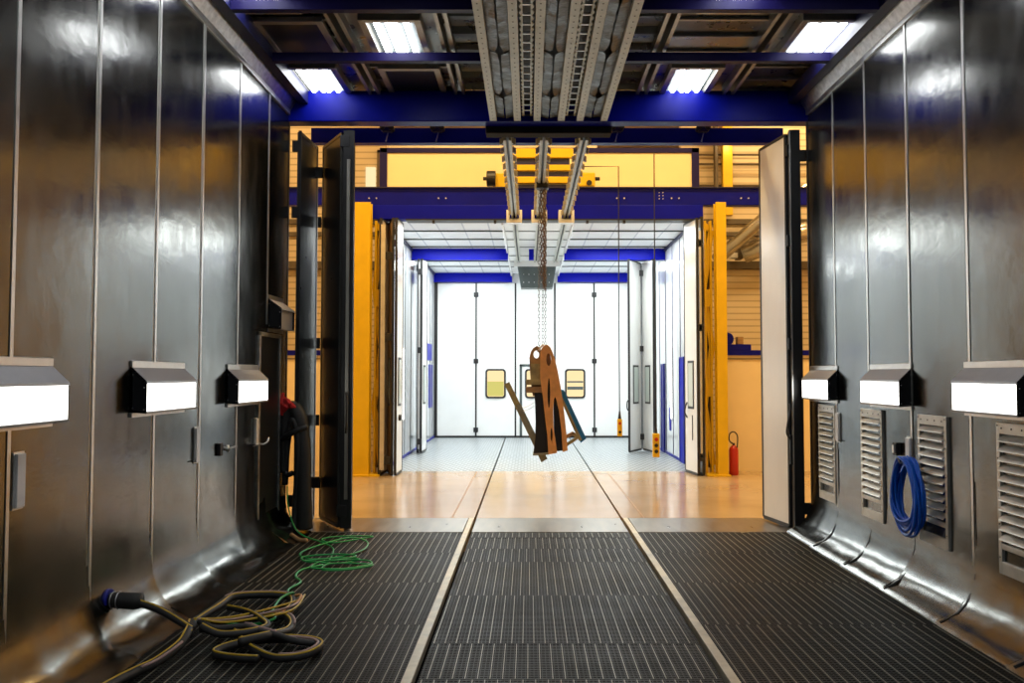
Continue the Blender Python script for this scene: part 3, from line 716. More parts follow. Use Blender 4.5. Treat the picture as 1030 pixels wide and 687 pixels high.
# far folding door wall
pw = 1.008; px0 = -2.36; ztop = 3.95
for k in range(5):
    x0 = px0+k*pw; x1 = x0+pw; n = 6+k; wins = {1: .0, 2: .0, 3: .0}
    t = thing('door_%d' % n, 'tall white panel of the folding door closing the booth, number %d from the left' % (k+1), None, ((x0+x1)/2, BY1+.03, .02)); t['kind'] = 'structure'
    p = MB().bx(x0+.02, x1-.02, BY1, BY1+.05, .05, ztop)
    MBW = None
    o = p.build('door_panel', 'white', t, bevel=.004)
    MB().bx(x0+.0, x0+.02, BY1-.005, BY1+.05, .03, ztop).bx(x1-.02, x1, BY1-.005, BY1+.05, .03, ztop).bx(x0, x1, BY1-.005, BY1+.05, .0, .05).build('edge_seal', 'black', t)
    if k in (0, 2+1):
        for z in (3.65, 1.95, .2): MB().bx(x1-.06, x1+.06, BY1-.04, BY1-.005, z-.06, z+.06).build('hinge', 'black', t, bevel=.01)
    if k in (1, 2, 3):
        wc = {1: -.85, 2: .16, 3: 1.18}[k]; w = .26; z0, z1 = 1.00, 1.75
        def rr(g, a, c, rr_=.08):
            pts = []
            for cx_, cz_, st in ((wc+w-g, z1-g, 0), (wc-w+g, z1-g, 90), (wc-w+g, z0+g, 180), (wc+w-g, z0+g, 270)):
                r_ = rr_
                ccx = cx_-r_ if st in (0, 270) else cx_+r_
                ccz = cz_-r_ if st in (0, 90) else cz_+r_
                for q in range(0, 91, 18):
                    an = R(st+q); pts.append((ccx+r_*math.cos(an), ccz+r_*math.sin(an)))
            return MB().prism(pts, 'y', a, c)
        wf = rr(0, BY1-.03, BY1-.001).build('window_frame', 'black', o)
        wp = rr(.045, BY1-.035, BY1-.029, .05).build('window_pane', 'lit_window', wf)
        if k == 1: MB().bx(wc-.205, wc+.205, BY1-.037, BY1-.035, 1.06, 1.43).build('pane_view', 'lit_window_green', wp)
        if k == 3: MB().bx(wc-.205, wc+.205, BY1-.037, BY1-.035, 1.22, 1.30).bx(wc-.205, wc+.205, BY1-.037, BY1-.035, 1.40, 1.44).build('pane_view', 'grey_box', wp)
    if k == 2:
        MB().bx(-.235, -.175, BY1-.02, BY1, .05, 1.86).bx(-.235, .62, BY1-.02, BY1, 1.81, 1.87).bx(.56, .62, BY1-.02, BY1, .05, 1.86).build('wicket_frame', 'grey_box', o)
trim(MB().bx(2.68, BX1, BY1, BY1+.05, 0, 3.95), 'white', 'white fixed panel beside the booth end door')
trim(MB().bx(BX0, px0, BY1-.02, BY1+.05, 0, 3.95), 'black', 'dark seal at the left end of the booth door')

# booth entrance doors
t = thing('door_12', 'folded door leaves at the left of the booth entrance', None, (-2.25, 13.2, .02)); t['kind'] = 'structure'
leaf(t, (-2.37, 12.99), (-2.345, 13.5), .04, 4.10, .03, 'white_door', 'black')
leaf(t, (-2.315, 13.48), (-2.17, 12.97), .04, 4.10, .03, 'brown_steel', 'black', window=(1.10, 1.88))
leaf(t, (-2.115, 12.96), (-2.105, 13.46), .04, 4.10, .03, 'white', 'black', window=(1.10, 1.88))
MB().bx(-2.36, -2.29, 12.93, 12.955, .1, 4.0).build('edge_strip', 'alu', t)
hinges(t, -2.26, 12.95, (3.5, 2.2, .25), .14, .015)
MB().cyl((-2.07, 13.0, .92), (-2.03, 13.0, .92), .05, 12).build('door_knob', 'black', t)
t = thing('door_13', 'folded door leaves at the right of the booth entrance', None, (2.7, 13.2, .02)); t['kind'] = 'structure'
leaf(t, (2.60, 13.50), (2.685, 12.97), .04, 4.10, .03, 'white', 'black', window=(1.05, 1.83))
leaf(t, (2.765, 12.97), (2.735, 13.5), .04, 4.12, .03, 'white_door', 'black')
MB().bx(2.715, 2.745, 12.93, 12.955, .3, 3.9).build('edge_strip', 'alu', t)
hinges(t, 2.73, 12.945, (3.7, 2.35, .3), .09, .015)
MB().tube(catmull([(2.60, 13.42, 1.15), (2.56, 13.36, 1.08), (2.55, 13.36, .98), (2.60, 13.42, .90)], 5), .012, 6).build('door_handle', 'black', t, smooth=True)
MB().bx(2.63, 2.66, 13.16, 13.2, .55, .95).build('lock_rod', 'black', t)
# mid booth folded doors
t = thing('door_14', 'two folded white leaves standing at the right inside the booth', None, (2.3, 17, .02)); t['kind'] = 'structure'
leaf(t, (2.05, 16.66), (2.36, 17.25), .05, 3.96, .03, 'white', 'black', window=(1.0, 1.80))
leaf(t, (2.42, 17.25), (2.55, 16.66), .05, 3.96, .03, 'white', 'black', window=(1.0, 1.80))
MB().bx(2.575, 2.60, 16.6, 16.66, .05, 3.96).build('edge_strip', 'grey_box', t)
hinges(t, 2.38, 17.2, (3.75, 2.15, .3), .12)
MB().tube(catmull([(2.03, 16.6, 1.1), (1.99, 16.55, 1.04), (1.99, 16.55, .92), (2.03, 16.6, .86)], 4), .012, 6).build('door_handle', 'black', t, smooth=True)
t = thing('door_15', 'folded white leaves standing at the left inside the booth', None, (-2.2, 16.9, .02)); t['kind'] = 'structure'
leaf(t, (-2.19, 16.60), (-2.165, 17.15), .05, 3.96, .03, 'white', 'black', window=(1.0, 1.80))
leaf(t, (-2.26, 16.62), (-2.30, 17.15), .05, 3.96, .03, 'grey_box', 'black')
MB().bx(-2.25, -2.215, 16.55, 16.6, .1, 3.9).build('edge_strip', 'hood_grey', t)
hinges(t, -2.225, 16.55, (3.7, 2.1, .25), .09)

# luminous wall lamps at the left; right glowing panels stand in for specular reflections
for X, s, y0, y1, lab in ((BX0, 1, 14.95, 15.75, 'tall glowing lamp panel in the left booth wall, nearer'), (BX0, 1, 18.4, 19.0, 'tall glowing lamp panel in the left booth wall, farther'),
                          (BX1, -1, 15.95, 16.12, 'slim glowing panel in place of a reflection on the right booth wall'), (BX1, -1, 18.2, 19.4, 'tall glowing panel added on the right booth wall, behind the folded leaves')):
    t = thing('booth_light', lab, 'wall light', (X, (y0+y1)/2, .6), 'glowing lamp panels of the white booth')
    MB().bx(min(X+s*.004, X+s*.012), max(X+s*.004, X+s*.012), y0, y1, .75, 2.1).build('diffuser', 'booth_lamp', t)
    MB().bx(min(X, X+s*.016), max(X, X+s*.016), y0-.03, y0, .72, 2.13).bx(min(X, X+s*.016), max(X, X+s*.016), y1, y1+.03, .72, 2.13).bx(min(X, X+s*.016), max(X, X+s*.016), y0, y1, 2.10, 2.13).bx(min(X, X+s*.016), max(X, X+s*.016), y0, y1, .72, .75).build('frame', 'white', t)

# grey housing where the rails end
t = thing('drive_housing', 'dark grey tapered housing hanging at the end of the rails', 'machine housing', (.16, 18.7, 3.57))
MB().add([(-.26, 18.45, 4.06), (.62, 18.45, 4.06), (.62, 18.95, 4.06), (-.26, 18.95, 4.06), (-.18, 18.5, 3.58), (.54, 18.5, 3.58), (.54, 18.9, 3.58), (-.18, 18.9, 3.58)],
         [(0,3,2,1),(4,5,6,7),(0,1,5,4),(1,2,6,5),(2,3,7,6),(3,0,4,7)]).build('body', 'grey_box', t, bevel=.01)
b = MB()
for z in (3.88, 3.70):
    for x in (-.12, .0, .12, .28, .46): b.cyl((x, 18.47, z), (x, 18.44, z), .012, 8)
b.build('bolts', 'bolt', t)
MB().bx(-.34, .70, 18.45, 18.95, 4.06, 4.2).build('mounting_plate', 'white', t)

# ------------------------------------------------------------------ hanging load on chains
LY = 10.8; K = LY/820
def lp(x, y): return ((x-532)*K, 1.6+(377-y)*K)
t = thing('chain_hoist', 'chains hanging from the middle overhead rail down to the load', 'chain', (.19, LY, 1.95))
def chain(x, y, z0, z1, r=.007, ll=.045):
    m = MB(); z = z0; k = 0
    while z < z1:
        pts = []
        for i in range(8):
            an = i*math.pi/4; a, b = .013*math.cos(an), ll*.62*math.sin(an)
            pts.append((x+a, y, z+b) if k % 2 else (x, y+a, z+b))
        m.tube(pts, r*.55, 4, True); z += ll; k += 1
    return m
for i, (dx, dy) in enumerate(((-.05, 0), (.0, .01), (.035, 0))):
    chain(.185+dx, LY+dy, 1.97, 4.15).build('chain_strand', 'chain_grey', t)
rnd = random.Random(2)
for i in range(4):
    dx, dy = rnd.uniform(-.03, .035), rnd.uniform(-.03, .03)
    chain(.19+dx, LY+dy, 2.75+rnd.uniform(0, .2), 4.15, .012, .05).build('chain_loop', 'chain', t)
MB().bx(.10, .26, LY-.08, LY+.08, 4.08, 4.18).build('trolley', 'black', t, bevel=.01)

t = thing('hanging_frames', 'bundle of steel frame parts, orange, black and blue, hanging on chains', 'steel frames', (.2, LY, .35))
def plate(pts, y0, y1, name, mat, lab=None, bevel=.003):
    o = MB().prism([lp(*p) for p in pts], 'y', y0, y1).build(name, mat, t, bevel=bevel)
    if lab: o['label'] = lab
    return o
# orange plate in pieces that leave the slots open (one continuous mesh)
outer = [(543.4,354.9),(544.6,351),(546.9,348.6),(550.3,347.2),(553.2,350),(555.5,355),(558,363),(560.6,374),(563.1,387.5),(566.6,413),(569,436.4),(570.1,451.6),(565.5,452.9),(564.3,431.8),(562,413),(559.2,401),(557.9,398.5),(556.6,401),(555.8,410.8),(556.2,429.5),(558,441),(559.7,453.9),(551.5,455.4),(550.3,436.4),(548,417.8),(545.7,396.8),(543.4,380.5)]
def plate_with_holes(outer, holes, y0, y1, name, mat):
    cu = bpy.data.curves.new(name, 'CURVE'); cu.dimensions = '2D'; cu.fill_mode = 'BOTH'; cu.extrude = (y1-y0)/2; cu.bevel_depth = .002
    for poly in [outer]+holes:
        s = cu.splines.new('POLY'); s.points.add(len(poly)-1); s.use_cyclic_u = True
        for p, q in zip(s.points, poly):
            x, z = lp(*q); p.co = (x, z, 0, 1)
    tmp = bpy.data.objects.new(name, cu); col.objects.link(tmp)
    dg = bpy.context.evaluated_depsgraph_get(); me = bpy.data.meshes.new_from_object(tmp.evaluated_get(dg))
    bpy.data.objects.remove(tmp); 
    rot = Matrix.Rotation(R(90), 4, 'X'); me.transform(rot); me.transform(Matrix.Translation(Vector((0, (y0+y1)/2, 0))-wloc(t)))
    me.materials.clear(); me.materials.append(MATS[mat])
    o = bpy.data.objects.new(name, me); col.objects.link(o); o.parent = t; return o
def ell(cx, cy, a, b, n=12): return [(cx+a*math.cos(i*2*math.pi/n), cy+b*math.sin(i*2*math.pi/n)) for i in range(n)]
plate_with_holes(outer, [ell(551.8, 395, 1.5, 15.5), ell(554.4, 436, 1.2, 7), ell(551.6, 362, 2.6, 6.5)], LY-.16, LY-.12, 'front_plate', 'orange_steel')['label'] = 'orange slotted front plate'
plate_with_holes([(532.9,368),(532.4,360),(534,354),(536.4,350.3),(539.9,348),(543,350),(546,356),(547,398),(545,400),(536,398),(534,384)], [ell(539.5, 356.5, 3.0, 4.2)], LY-.02, LY+.03, 'rear_plate', 'brown_steel')
plate([(534, 366), (548, 366), (548, 384), (534, 384)], LY-.11, LY+.12, 'cross_block', 'olive_steel')
plate([(529.2, 381.7), (545, 381.7), (545, 387), (529.2, 387)], LY-.13, LY+.10, 'cross_bar', 'olive_steel')
plate([(529.2, 389), (545, 389), (545, 394.8), (529.2, 394.8)], LY-.13, LY+.10, 'cross_bar', 'brown_steel')
plate([(537.5,394),(547,394),(549.5,420),(552,454.5),(536.6,455.5),(538.2,440),(538.8,425),(538.3,408)], LY-.10, LY+.16, 'black_plate', 'black', 'black curved plate')
plate([(556.5,400),(560,397),(565,420),(567,452),(557.5,453)], LY-.11, LY+.10, 'black_plate', 'black', 'black narrow plate')
plate([(546.5,376),(555,376),(556,410),(557,445),(551,446),(548.5,410)], LY-.112, LY-.104, 'black_backing', 'black', 'dark plate behind the slots')
plate([(548.5,355),(553,354),(555,371),(548.5,371)], LY-.112, LY-.09, 'inner_lug', 'brown_steel')
plate([(536,455),(551.5,453.8),(552,456),(536,457)], LY-.13, LY+.18, 'foot_bar', 'grey_olive')
plate([(507.3,386.6),(512.2,384),(550.3,460.8),(544.6,464.4)], LY-.0, LY+.09, 'slanted_plank', 'olive_steel')
plate([(519,408),(523.5,405.6),(550.6,461),(544.4,464.6)], LY-.012, LY-.001, 'slanted_cover', 'grey_olive')
plate([(562.5,392),(567,392.2),(589.5,440.8),(584,445.2)], LY+.0, LY+.10, 'blue_bar', 'blue_bar', 'blue painted bar')
plate([(561,396),(563,394),(585,442),(582,443)], LY-.03, LY-.001, 'bar_edge', 'olive_steel')
plate([(568.5,437.5),(576,433.5),(577.5,436),(569,441)], LY-.06, LY+.05, 'bracket', 'brown_steel')
plate([(569,445.5),(579.5,438.8),(581,441),(569.5,448.5)], LY-.06, LY+.05, 'bracket', 'olive_steel')
plate([(576,433.5),(580.5,437),(580.5,441),(575.5,437.5)], LY-.06, LY+.05, 'bracket', 'olive_steel')
w = MB()
for a, b in (((525.5, 410.5), (538, 404)), ((526.5, 413.5), (538.5, 407.5))):
    A = lp(*a); B = lp(*b); w.tube([(A[0], LY-.02, A[1]), ((A[0]+B[0])/2, LY-.03, (A[1]+B[1])/2-.01), (B[0], LY-.02, B[1])], .005, 6)
w.build('tie_wire', 'bolt', t)
MB().tube(catmull([(lp(549,352)[0], LY-.02, lp(549,352)[1]), (lp(546,349)[0], LY-.05, lp(546,347)[1]), (lp(541,354)[0], LY, lp(541,354)[1])], 5), .012, 8).build('shackle', 'bolt', t, smooth=True)

# push-button pendants
def pendant(x, y, z0, z1, ztop, w, label, elbow=None):
    t = thing('control_pendant', label, 'control pendant', (x, y, z0), 'yellow push-button pendants on long cables')
    MB().bx(x-w/2, x+w/2, y-.04, y+.04, z0, z1).build('housing', 'yellow', t, bevel=.012)
    MB().tube([(x, y, z1), (x, y, z1+.12)], [.028, .012], 8).build('strain_relief', 'black', t)
    n = 3 if w > .08 else 2
    for k in range(n):
        zz = z0+(z1-z0)*(.25+.5*k/(n-1)); MB().cyl((x, y-.05, zz), (x, y-.04, zz), w*.28, 10).build('button', 'red' if k == n-1 else 'black', t)
    pts = [(x, y, z1+.1), (x-.004, y, (z1+ztop)/2), (x, y, ztop)]
    if elbow: pts = pts+[(x+elbow, y, ztop+.0)]
    MB().tube(pts, .009, 6).build('cable', 'black', t)
pendant(1.42, 12.8, .64, .91, 4.90, .075, 'smaller yellow push-button pendant, its cable bent at the top', elbow=-.55)
pendant(1.955, 12.6, .335, .70, 5.05, .105, 'larger yellow push-button pendant before the folded booth leaves')

# ------------------------------------------------------------------ hall around the booth
struct(MB().bx(-9, 10, 25, 25.2, 0, 9).build('wall_far', 'siding'), 'clad far wall of the hall')
struct(MB().bx(-9.2, -9, 8.4, 25.2, 0, 9).build('wall_hall_left', 'cream'), 'left wall of the hall')
struct(MB().bx(10, 10.2, 8.4, 25.2, 0, 9).build('wall_hall_right', 'cream'), 'right wall of the hall')
struct(MB().bx(-9, 10, 8.2, 25.2, 9, 9.2).build('ceiling_hall', 'cream'), 'ceiling of the hall')
struct(MB().bx(-9, XL-.14, 8.42, 8.5, 0, 9).bx(XR+.14, 10, 8.42, 8.5, 0, 9).bx(XL-.14, XR+.14, 8.62, 8.68, 4.75, 9).build('wall_hall_front', 'cream'), 'front wall of the hall')
struct(MB().bx(BX0-.2, BX1+.2, 14.9, 20.9, 4.34, 4.42).build('ceiling_booth_top', 'cream'), 'top of the booth')
# partition with ledge on the right and on the left
for sd, x0, x1 in (('right', 3.2, 9.9), ('left', -8.9, -2.86)):
    struct(MB().bx(x0, x1, 13.62, 13.72, 0, 1.86).build('wall_partition_%s' % sd, 'cream'), 'low cream partition wall at the %s' % sd)
    trim(MB().bx(x0, x1, 13.58, 13.9, 1.925, 2.01), 'blue', 'blue ledge on the %s partition' % sd)
    trim(MB().bx(x0, x1, 13.60, 13.74, 1.86, 1.875), 'dark_beam', 'dark joint under the blue ledge')
    struct(MB().bx(x0, x1, 13.62, 13.72, 1.875, 1.925).build('wall_partition_head_%s' % sd, 'cream'), 'head of the partition')
    struct(MB().bx(x0, x1, 17.0, 17.2, 0, 9).build('wall_siding_%s' % sd, 'siding'), 'clad cream wall behind the partition')
    trim(MB().bx(x0, x1, 16.8, 17.0, 3.80, 3.95), 'dark_beam', 'dark horizontal steel rail on the clad wall')
    trim(MB().bx(x0, x1, 16.9, 17.0, 4.75, 4.85).bx(x0, x1, 16.9, 17.0, 4.50, 4.58), 'dark_beam', 'dark steel rails high on the clad wall')
# machinery on the ledge
t = thing('blue_pump', 'blue pump set standing on the ledge behind the yellow column', 'pump', (3.55, 13.75, 2.01))
MB().bx(3.30, 3.72, 13.63, 13.85, 2.01, 2.11).build('base', 'blue', t, bevel=.008)
MB().bx(3.50, 3.60, 13.66, 13.8, 2.11, 2.24).build('terminal_box', 'brown_steel', t, bevel=.008)
MB().cyl((3.33, 13.66, 2.2), (3.33, 13.82, 2.2), .11, 18).build('motor', 'blue', t, bevel=.01)
t = thing('hose_reel', 'dark round hose reel between the booth door and the yellow column', 'hose reel', (2.88, 13.75, 2.01))
MB().cyl((2.88, 13.70, 2.52), (2.88, 13.84, 2.52), .15, 20).build('drum', 'black', t, bevel=.01)
MB().bx(2.83, 2.93, 13.72, 13.8, 2.01, 2.4).build('stand', 'blue', t)
# ducts
t = thing('air_duct', 'shiny round air duct rising behind the yellow column', 'duct', (4.2, 16, 4.0)); UP = t
MB().tube([(3.75, 16.3, 3.9), (4.7, 15.6, 4.75), (5.6, 15.2, 5.3)], .13, 20).build('upper_pipe', 'duct', t, smooth=True)
t = thing('air_duct', 'thick shiny duct lying lower behind the yellow column', 'duct', (4.5, 16.2, 3.95))
MB().tube([(4.35, 16.45, 4.05), (5.1, 16.1, 4.35), (5.9, 15.9, 4.5)], .2, 20).build('lower_pipe', 'duct', t, smooth=True)
MB().bar((5.4, 15.35, 5.2), (5.4, 16.95, 5.2), .05, .05).bar((4.3, 15.95, 4.45), (4.3, 16.95, 4.45), .05, .05).build('wall_arm', 'dark_beam', UP)
t = thing('flood_lamp', 'small square lamp bracket below the ducts', 'bracket', (4.35, 16.7, 3.95))
MB().bx(4.25, 4.36, 16.5, 16.75, 3.96, 4.35).build('arm', 'dark_beam', t); MB().bx(4.12, 4.25, 16.5, 16.7, 3.98, 4.08).build('head', 'white', t)
tag(MB().cyl((2.90, 13.70, 3.95), (2.90, 13.74, 3.95), .03, 10).build('signal_lamp', 'green_led'), 'tiny green signal lamp beside the right booth door', 'signal lamp')
for z, lab in ((3.72, 'upper'), (3.52, 'lower')):
    tag(MB().bx(2.81, 2.87, 13.70, 13.8, z-.05, z+.05).build('junction_box', 'dark_beam'), '%s dark junction box beside the right yellow column' % lab, 'junction box', 'junction boxes beside the column')
# far upper hall: pipes, post, lamp, window
for z, lab in ((6.2, 'upper'), (6.0, 'second'), (5.55, 'third'), (5.4, 'lowest')):
    tag(MB().tube([(3.1, 16.88, z), (9.8, 16.88, z)], .025, 8).build('wall_pipe', 'dark_beam', smooth=True), '%s thin pipe along the clad wall high on the right' % lab, 'pipe', 'pipes high on the clad wall')
tag(MB().bx(4.02, 4.22, 16.72, 16.9, 4.9, 7.2).build('wall_post', 'yellow', bevel=.01), 'yellow post on the clad wall above the blue beam', 'post')
tag(MB().bx(3.86, 3.92, 16.72, 16.9, 4.9, 7.0).build('wall_post', 'dark_beam'), 'dark slim post beside the yellow wall post', 'post')
t = thing('wall_lamp', 'small glowing lamp high on the clad wall, right of the framed panel', 'lamp', (4.13, 16.5, 6.25))
MB().tube([(4.13+.0, 16.5, 6.32), (4.13, 16.5, 6.40)], .055, 14).build('bulb', 'far_lamp', t, smooth=True)
MB().tube([(4.13, 16.5, 6.40), (4.13, 16.5, 6.46)], [.075, .03], 14).build('cap', 'dark_beam', t)
MB().bar((4.13, 16.5, 6.44), (4.13, 16.9, 6.5), .02, .02).build('arm', 'dark_beam', t)
struct(MB().bx(-3.42, -3.22, 16.92, 17.0, 5.25, 5.95).build('window_1', 'lit_window'), 'small lit window left of the framed panel')
trim(MB().bx(-3.18, -3.12, 16.9, 17.0, 5.0, 6.3).bx(-3.18, -2.8, 16.9, 17.0, 6.25, 6.31), 'dark_beam', 'dark window frame left of the framed panel')
trim(MB().bx(-3.05, -2.95, 16.9, 17.0, 5.0, 6.0), 'hood_grey', 'grey post left of the framed panel')

# fire extinguisher
t = thing('fire_extinguisher', 'red fire extinguisher on the floor beside the right yellow column', 'fire extinguisher', (3.275, 13.1, 0))
r_ = .074
MB().tube([(3.275, 13.1, z) for z in (0, .012, .40, .44, .465, .475)], [r_*.92, r_, r_, r_*.82, r_*.45, .02], 20).build('cylinder', 'red', t, smooth=True)
MB().cyl((3.275, 13.1, .47), (3.275, 13.1, .51), .02, 12).bar((3.26, 13.1, .51), (3.21, 13.1, .54), .02, .012).build('valve', 'black', t)
MB().tube(catmull([(3.25, 13.09, .50), (3.20, 13.08, .56), (3.21, 13.07, .66), (3.27, 13.06, .69), (3.32, 13.05, .64), (3.325, 13.04, .55), (3.31, 13.02, .44)], 6), .011, 8).build('hose', 'black', t, smooth=True)

# ------------------------------------------------------------------ cables, plug and hoses on the floor (left)
def offs(pts, dx, dz, rot=0):
    out = []
    for i, p in enumerate(pts):
        q = Vector(pts[min(i+1, len(pts)-1)])-Vector(pts[max(i-1, 0)]); q.z = 0
        n = Vector((-q.y, q.x, 0)); n = n.normalized() if n.length > 1e-6 else Vector((1, 0, 0))
        out.append(Vector(p)+n*dx+Vector((0, 0, dz)))
    return out
t = thing('wall_plug', 'black plug with a blue flange stuck low in the left wall', 'plug', (-2.45, 4.87, .22))
MB().cyl((-2.500, 4.87, .272), (-2.470, 4.87, .272), .065, 24).build('flange', 'plug_blue', t, bevel=.006)
MB().tube([(-2.470, 4.87, .272), (-2.44, 4.87, .272), (-2.33, 4.88, .262), (-2.29, 4.885, .266)], [.042, .046, .050, .044], 18).build('sleeve', 'rubber', t, smooth=True)
for d in (0, .035): MB().tube([(-2.452+d+.0*i, 4.87+.049*math.cos(i*math.pi/8), .271+.049*math.sin(i*math.pi/8)) for i in range(16)], .003, 5, True).build('clamp_ring', 'bolt', t)

t = thing('cable_bundle', 'thick black cable bundle with yellow and pink cords, coiled beside the left wall', 'cable', (-1.9, 5.0, .0))
def bundle(pts, r=.026, yellow=True, pink=True, k=7, tw=0.0):
    c = catmull([(x+random.uniform(-.012, .012), y+random.uniform(-.02, .02), z) for x, y, z in pts], k); r = r*.98
    MB().tube(c, r, 8).build('black_sleeve', 'rubber', t, smooth=True)
    if yellow: MB().tube(offs(c, -r*.45, r*.86), .0062, 6).build('yellow_cord', 'cord_yellow', t, smooth=True)
    if pink:
        n = len(c); a = offs(c, r*.6, r*.8)[n//3: n//3+max(4, n//3)]
        MB().tube(a, .008, 6).build('pink_cord', 'cord_pink', t, smooth=True)
# from the plug down over the cove, then the loops on the grating
bundle([(-2.30, 4.885, .256), (-2.20, 4.93, .20), (-2.08, 4.93, .13), (-1.98, 4.90, .09)], .024, True, False)
bundle([(-2.03, 5.0, .10), (-1.99, 4.86, .09), (-1.99, 4.70, .06), (-2.02, 4.52, .035), (-2.08, 4.36, .03), (-2.12, 4.20, .03), (-2.15, 3.9, .04)], .026)
bundle([(-2.00, 4.85, .08), (-2.06, 5.10, .07), (-2.05, 5.45, .07), (-2.06, 5.75, .05), (-1.90, 5.86, .04), (-1.72, 5.86, .035), (-1.62, 5.72, .035), (-1.60, 5.50, .035), (-1.64, 5.33, .03)], .026)
bundle([(-1.97, 4.95, .08), (-1.80, 4.98, .06), (-1.66, 4.84, .045), (-1.55, 4.68, .04), (-1.40, 4.60, .03), (-1.26, 4.66, .03), (-1.21, 4.80, .03), (-1.32, 4.90, .03), (-1.55, 4.90, .03), (-1.72, 4.80, .03), (-1.78, 4.68, .03), (-1.66, 4.60, .03), (-1.5, 4.58, .03)], .024)
bundle([(-1.98, 5.10, .07), (-1.86, 5.20, .05), (-1.78, 5.30, .035), (-1.60, 5.34, .035), (-1.50, 5.22, .035), (-1.47, 5.02, .04), (-1.53, 4.82, .075), (-1.64, 4.72, .08)], .024)
bundle([(-1.98, 4.98, .11), (-1.86, 4.94, .09), (-1.72, 4.98, .08), (-1.60, 4.92, .08), (-1.48, 4.84, .07), (-1.36, 4.80, .05), (-1.25, 4.84, .03)], .020, False, True)
bundle([(-1.95, 5.35, .09), (-1.80, 5.28, .09), (-1.66, 5.16, .08), (-1.58, 5.02, .075), (-1.64, 4.90, .08), (-1.80, 4.86, .075), (-1.95, 4.92, .10)], .020, True, False)
for q, (mt, dx) in enumerate((('cord_yellow', 0), ('cord_pink', .02), ('cord_yellow', .045))):
    MB().tube(catmull([(-2.02+dx, 4.98, .13), (-1.90+dx, 5.06-.04*q, .11), (-1.78+dx, 5.22-.06*q, .09), (-1.60+dx, 5.60-.1*q, .06), (-1.58, 5.82, .05)], 7), .007, 6).build('loose_cord', mt, t, smooth=True)
MB().tube(catmull([(-1.64, 5.30, .05), (-1.58, 5.55, .05), (-1.58, 5.72, .07), (-1.64, 5.8, .05)], 6), .011, 6).build('orange_cord', 'orange_steel', t, smooth=True)
t = thing('green_hose', 'thin green hose lying in loops on the left grating', 'hose', (-1.7, 7, .0))
g = [(-2.40, 8.15, .50), (-2.38, 8.12, .30), (-2.30, 8.08, .10), (-2.18, 8.0, .03), (-2.00, 7.85, .012), (-1.80, 7.55, .012), (-1.72, 7.15, .012), (-1.70, 6.95, .02)]
MB().tube(catmull(g, 8), .0075, 6).build('wall_run', 'hose_green', t, smooth=True)
for lp_ in ([(-1.72, 6.95), (-1.40, 7.0), (-1.32, 6.86), (-1.50, 6.70), (-1.72, 6.70), (-1.80, 6.82)], [(-1.95, 7.1), (-1.7, 7.22), (-1.50, 7.15), (-1.62, 7.0), (-1.85, 6.95)], [(-2.02, 7.25), (-1.98, 7.6), (-1.75, 7.95), (-1.55, 7.85), (-1.50, 7.5), (-1.62, 7.2), (-1.85, 7.08)],
            [(-1.85, 7.75), (-1.6, 8.0), (-1.55, 8.1), (-1.85, 8.08), (-2.0, 7.95)], [(-1.66, 6.9), (-1.36, 6.92), (-1.30, 6.78), (-1.48, 6.66), (-1.68, 6.70)], [(-1.9, 7.02), (-1.6, 7.12), (-1.45, 7.05), (-1.62, 6.92), (-1.8, 6.93)]):
    c = catmull([(x, y, .012+random.uniform(0, .02)) for x, y in lp_], 6, True)
    MB().tube(c, .0075, 6, True).build('loop', 'hose_green', t, smooth=True)
MB().tube(catmull([(-1.72, 6.88, .012), (-1.85, 6.72, .012), (-1.84, 6.5, .012), (-1.75, 6.32, .012), (-1.78, 6.1, .012), (-1.70, 5.88, .02), (-1.66, 5.80, .07), (-1.70, 5.65, .07), (-1.68, 5.40, .05), (-1.62, 5.25, .05), (-1.75, 5.12, .05), (-1.95, 5.12, .08)], 7), .009, 6).build('long_run', 'hose_green', t, smooth=True)

# black hose bundle draped over a red strap on the left wall end
t = thing('draped_hose', 'thick black hose bundle hanging in an arch from a red strap at the left door', 'hose bundle', (-2.38, 8.25, .05))
c = catmull([(-2.455, 8.22, .62), (-2.46, 8.22, .85), (-2.455, 8.22, 1.05), (-2.43, 8.22, 1.22), (-2.37, 8.22, 1.27), (-2.31, 8.22, 1.17), (-2.28, 8.22, .98), (-2.265, 8.22, .78), (-2.26, 8.22, .52), (-2.25, 8.23, .25), (-2.24, 8.24, .06)], 6)
n = len(c); MB().tube(c, [.035+.045*min(1, i/n*2.0)-.02*max(0, i/n-.7) for i in range(n)], 14).build('main_hose', 'rubber', t, smooth=True)
MB().tube(catmull([(-2.45, 8.24, .50), (-2.42, 8.2, .9), (-2.36, 8.17, 1.15), (-2.31, 8.16, 1.0), (-2.30, 8.17, .7), (-2.33, 8.2, .35), (-2.34, 8.2, .06)], 6), .032, 10).build('thin_hose', 'rubber', t, smooth=True)
MB().tube(catmull([(-2.47, 8.24, .95), (-2.43, 8.15, .98), (-2.30, 8.13, 1.05), (-2.22, 8.18, 1.08)], 5), .03, 8).build('binding', 'black', t, smooth=True)
MB().tube(catmull([(-2.455, 8.22, .66), (-2.42, 8.21, .60), (-2.36, 8.2, .62)], 5), .028, 8).build('nozzle', 'black', t, smooth=True)
rs = MB()
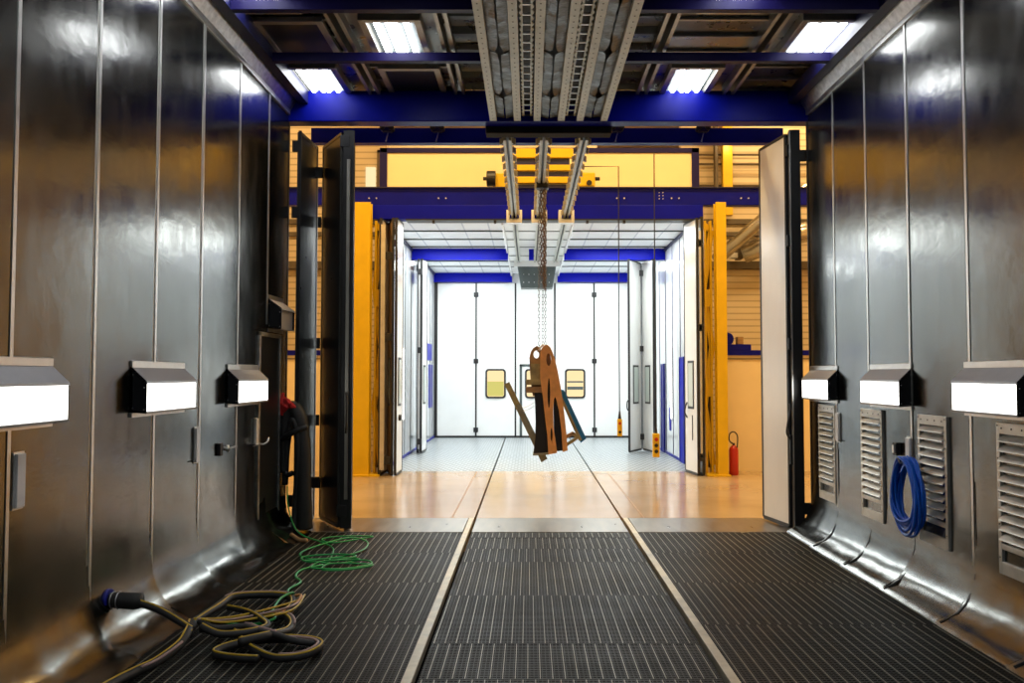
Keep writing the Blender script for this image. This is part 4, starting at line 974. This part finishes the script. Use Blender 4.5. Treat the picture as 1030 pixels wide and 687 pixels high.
for a, b, w in (((-2.47, 1.20), (-2.46, 1.42), .05), ((-2.46, 1.36), (-2.36, 1.28), .06), ((-2.46, 1.24), (-2.40, 1.33), .07), ((-2.40, 1.30), (-2.33, 1.27), .05)):
    rs.tube([(a[0], 8.18, a[1]), ((a[0]+b[0])/2, 8.15, (a[1]+b[1])/2+.01), (b[0], 8.17, b[1])], [w*.5, w*.62, w*.3], 7)
rs.build('red_strap', 'red_cloth', t)
tag(MB().tube(catmull([(-2.30, 7.95, .06), (-2.2, 7.9, .015), (-2.12, 7.86, .02)], 5), [.02]*11, 8).build('brown_offcut', 'brown_steel', smooth=True), 'short brown strip lying at the left wall foot', 'strip')

# ------------------------------------------------------------------ lights
def area(name, loc, rot, sx, sy, power, c):
    l = bpy.data.lights.new(name, 'AREA'); l.shape = 'RECTANGLE'; l.size = sx; l.size_y = sy; l.energy = power; l.color = c
    o = bpy.data.objects.new(name, l); col.objects.link(o); o.location = loc; o.rotation_euler = rot; return o
warm = (1, .70, .33)
for i, (x, y, p) in enumerate(((-1.5, 10.8, 230), (2.4, 10.8, 230), (-5.5, 11, 190), (6.5, 11, 190), (5.5, 15.5, 170), (-5.5, 15.5, 60))):
    area('hall_light', (x, y, 8.3), (0, 0, 0), 1.2, .5, p, warm)
area('hall_light', (.2, 24, 8), (0, 0, 0), 3, .5, 100, warm)
for x in (-1.45, 1.75):
    for y in (15.2, 18.7):
        area('booth_light', (x, y, 4.16), (0, 0, 0), 1.5, 2.4, 110, (.94, 1, .98))  # large lights added under the ceiling to fill the booth
w = bpy.data.worlds.new('world'); w.use_nodes = True; w.node_tree.nodes['Background'].inputs[0].default_value = (0.02, 0.02, 0.025, 1); w.node_tree.nodes['Background'].inputs[1].default_value = .3
scene.world = w

# ------------------------------------------------------------------ camera
cam = bpy.data.cameras.new('camera'); co = bpy.data.objects.new('camera', cam); col.objects.link(co)
cam.sensor_fit = 'HORIZONTAL'; cam.sensor_width = 36; cam.lens = 36*820/1030
cam.shift_x = -17/1030; cam.shift_y = 0; cam.clip_start = .05
co.location = (0, 0, 1.6); co.rotation_euler = (R(90)+math.atan(33.5/820), 0, 0)
scene.camera = co
scene.view_settings.view_transform = 'Standard'; scene.view_settings.look = 'None'; scene.view_settings.gamma = 1
scene.view_settings.exposure = 0; scene.view_settings.use_curve_mapping = False
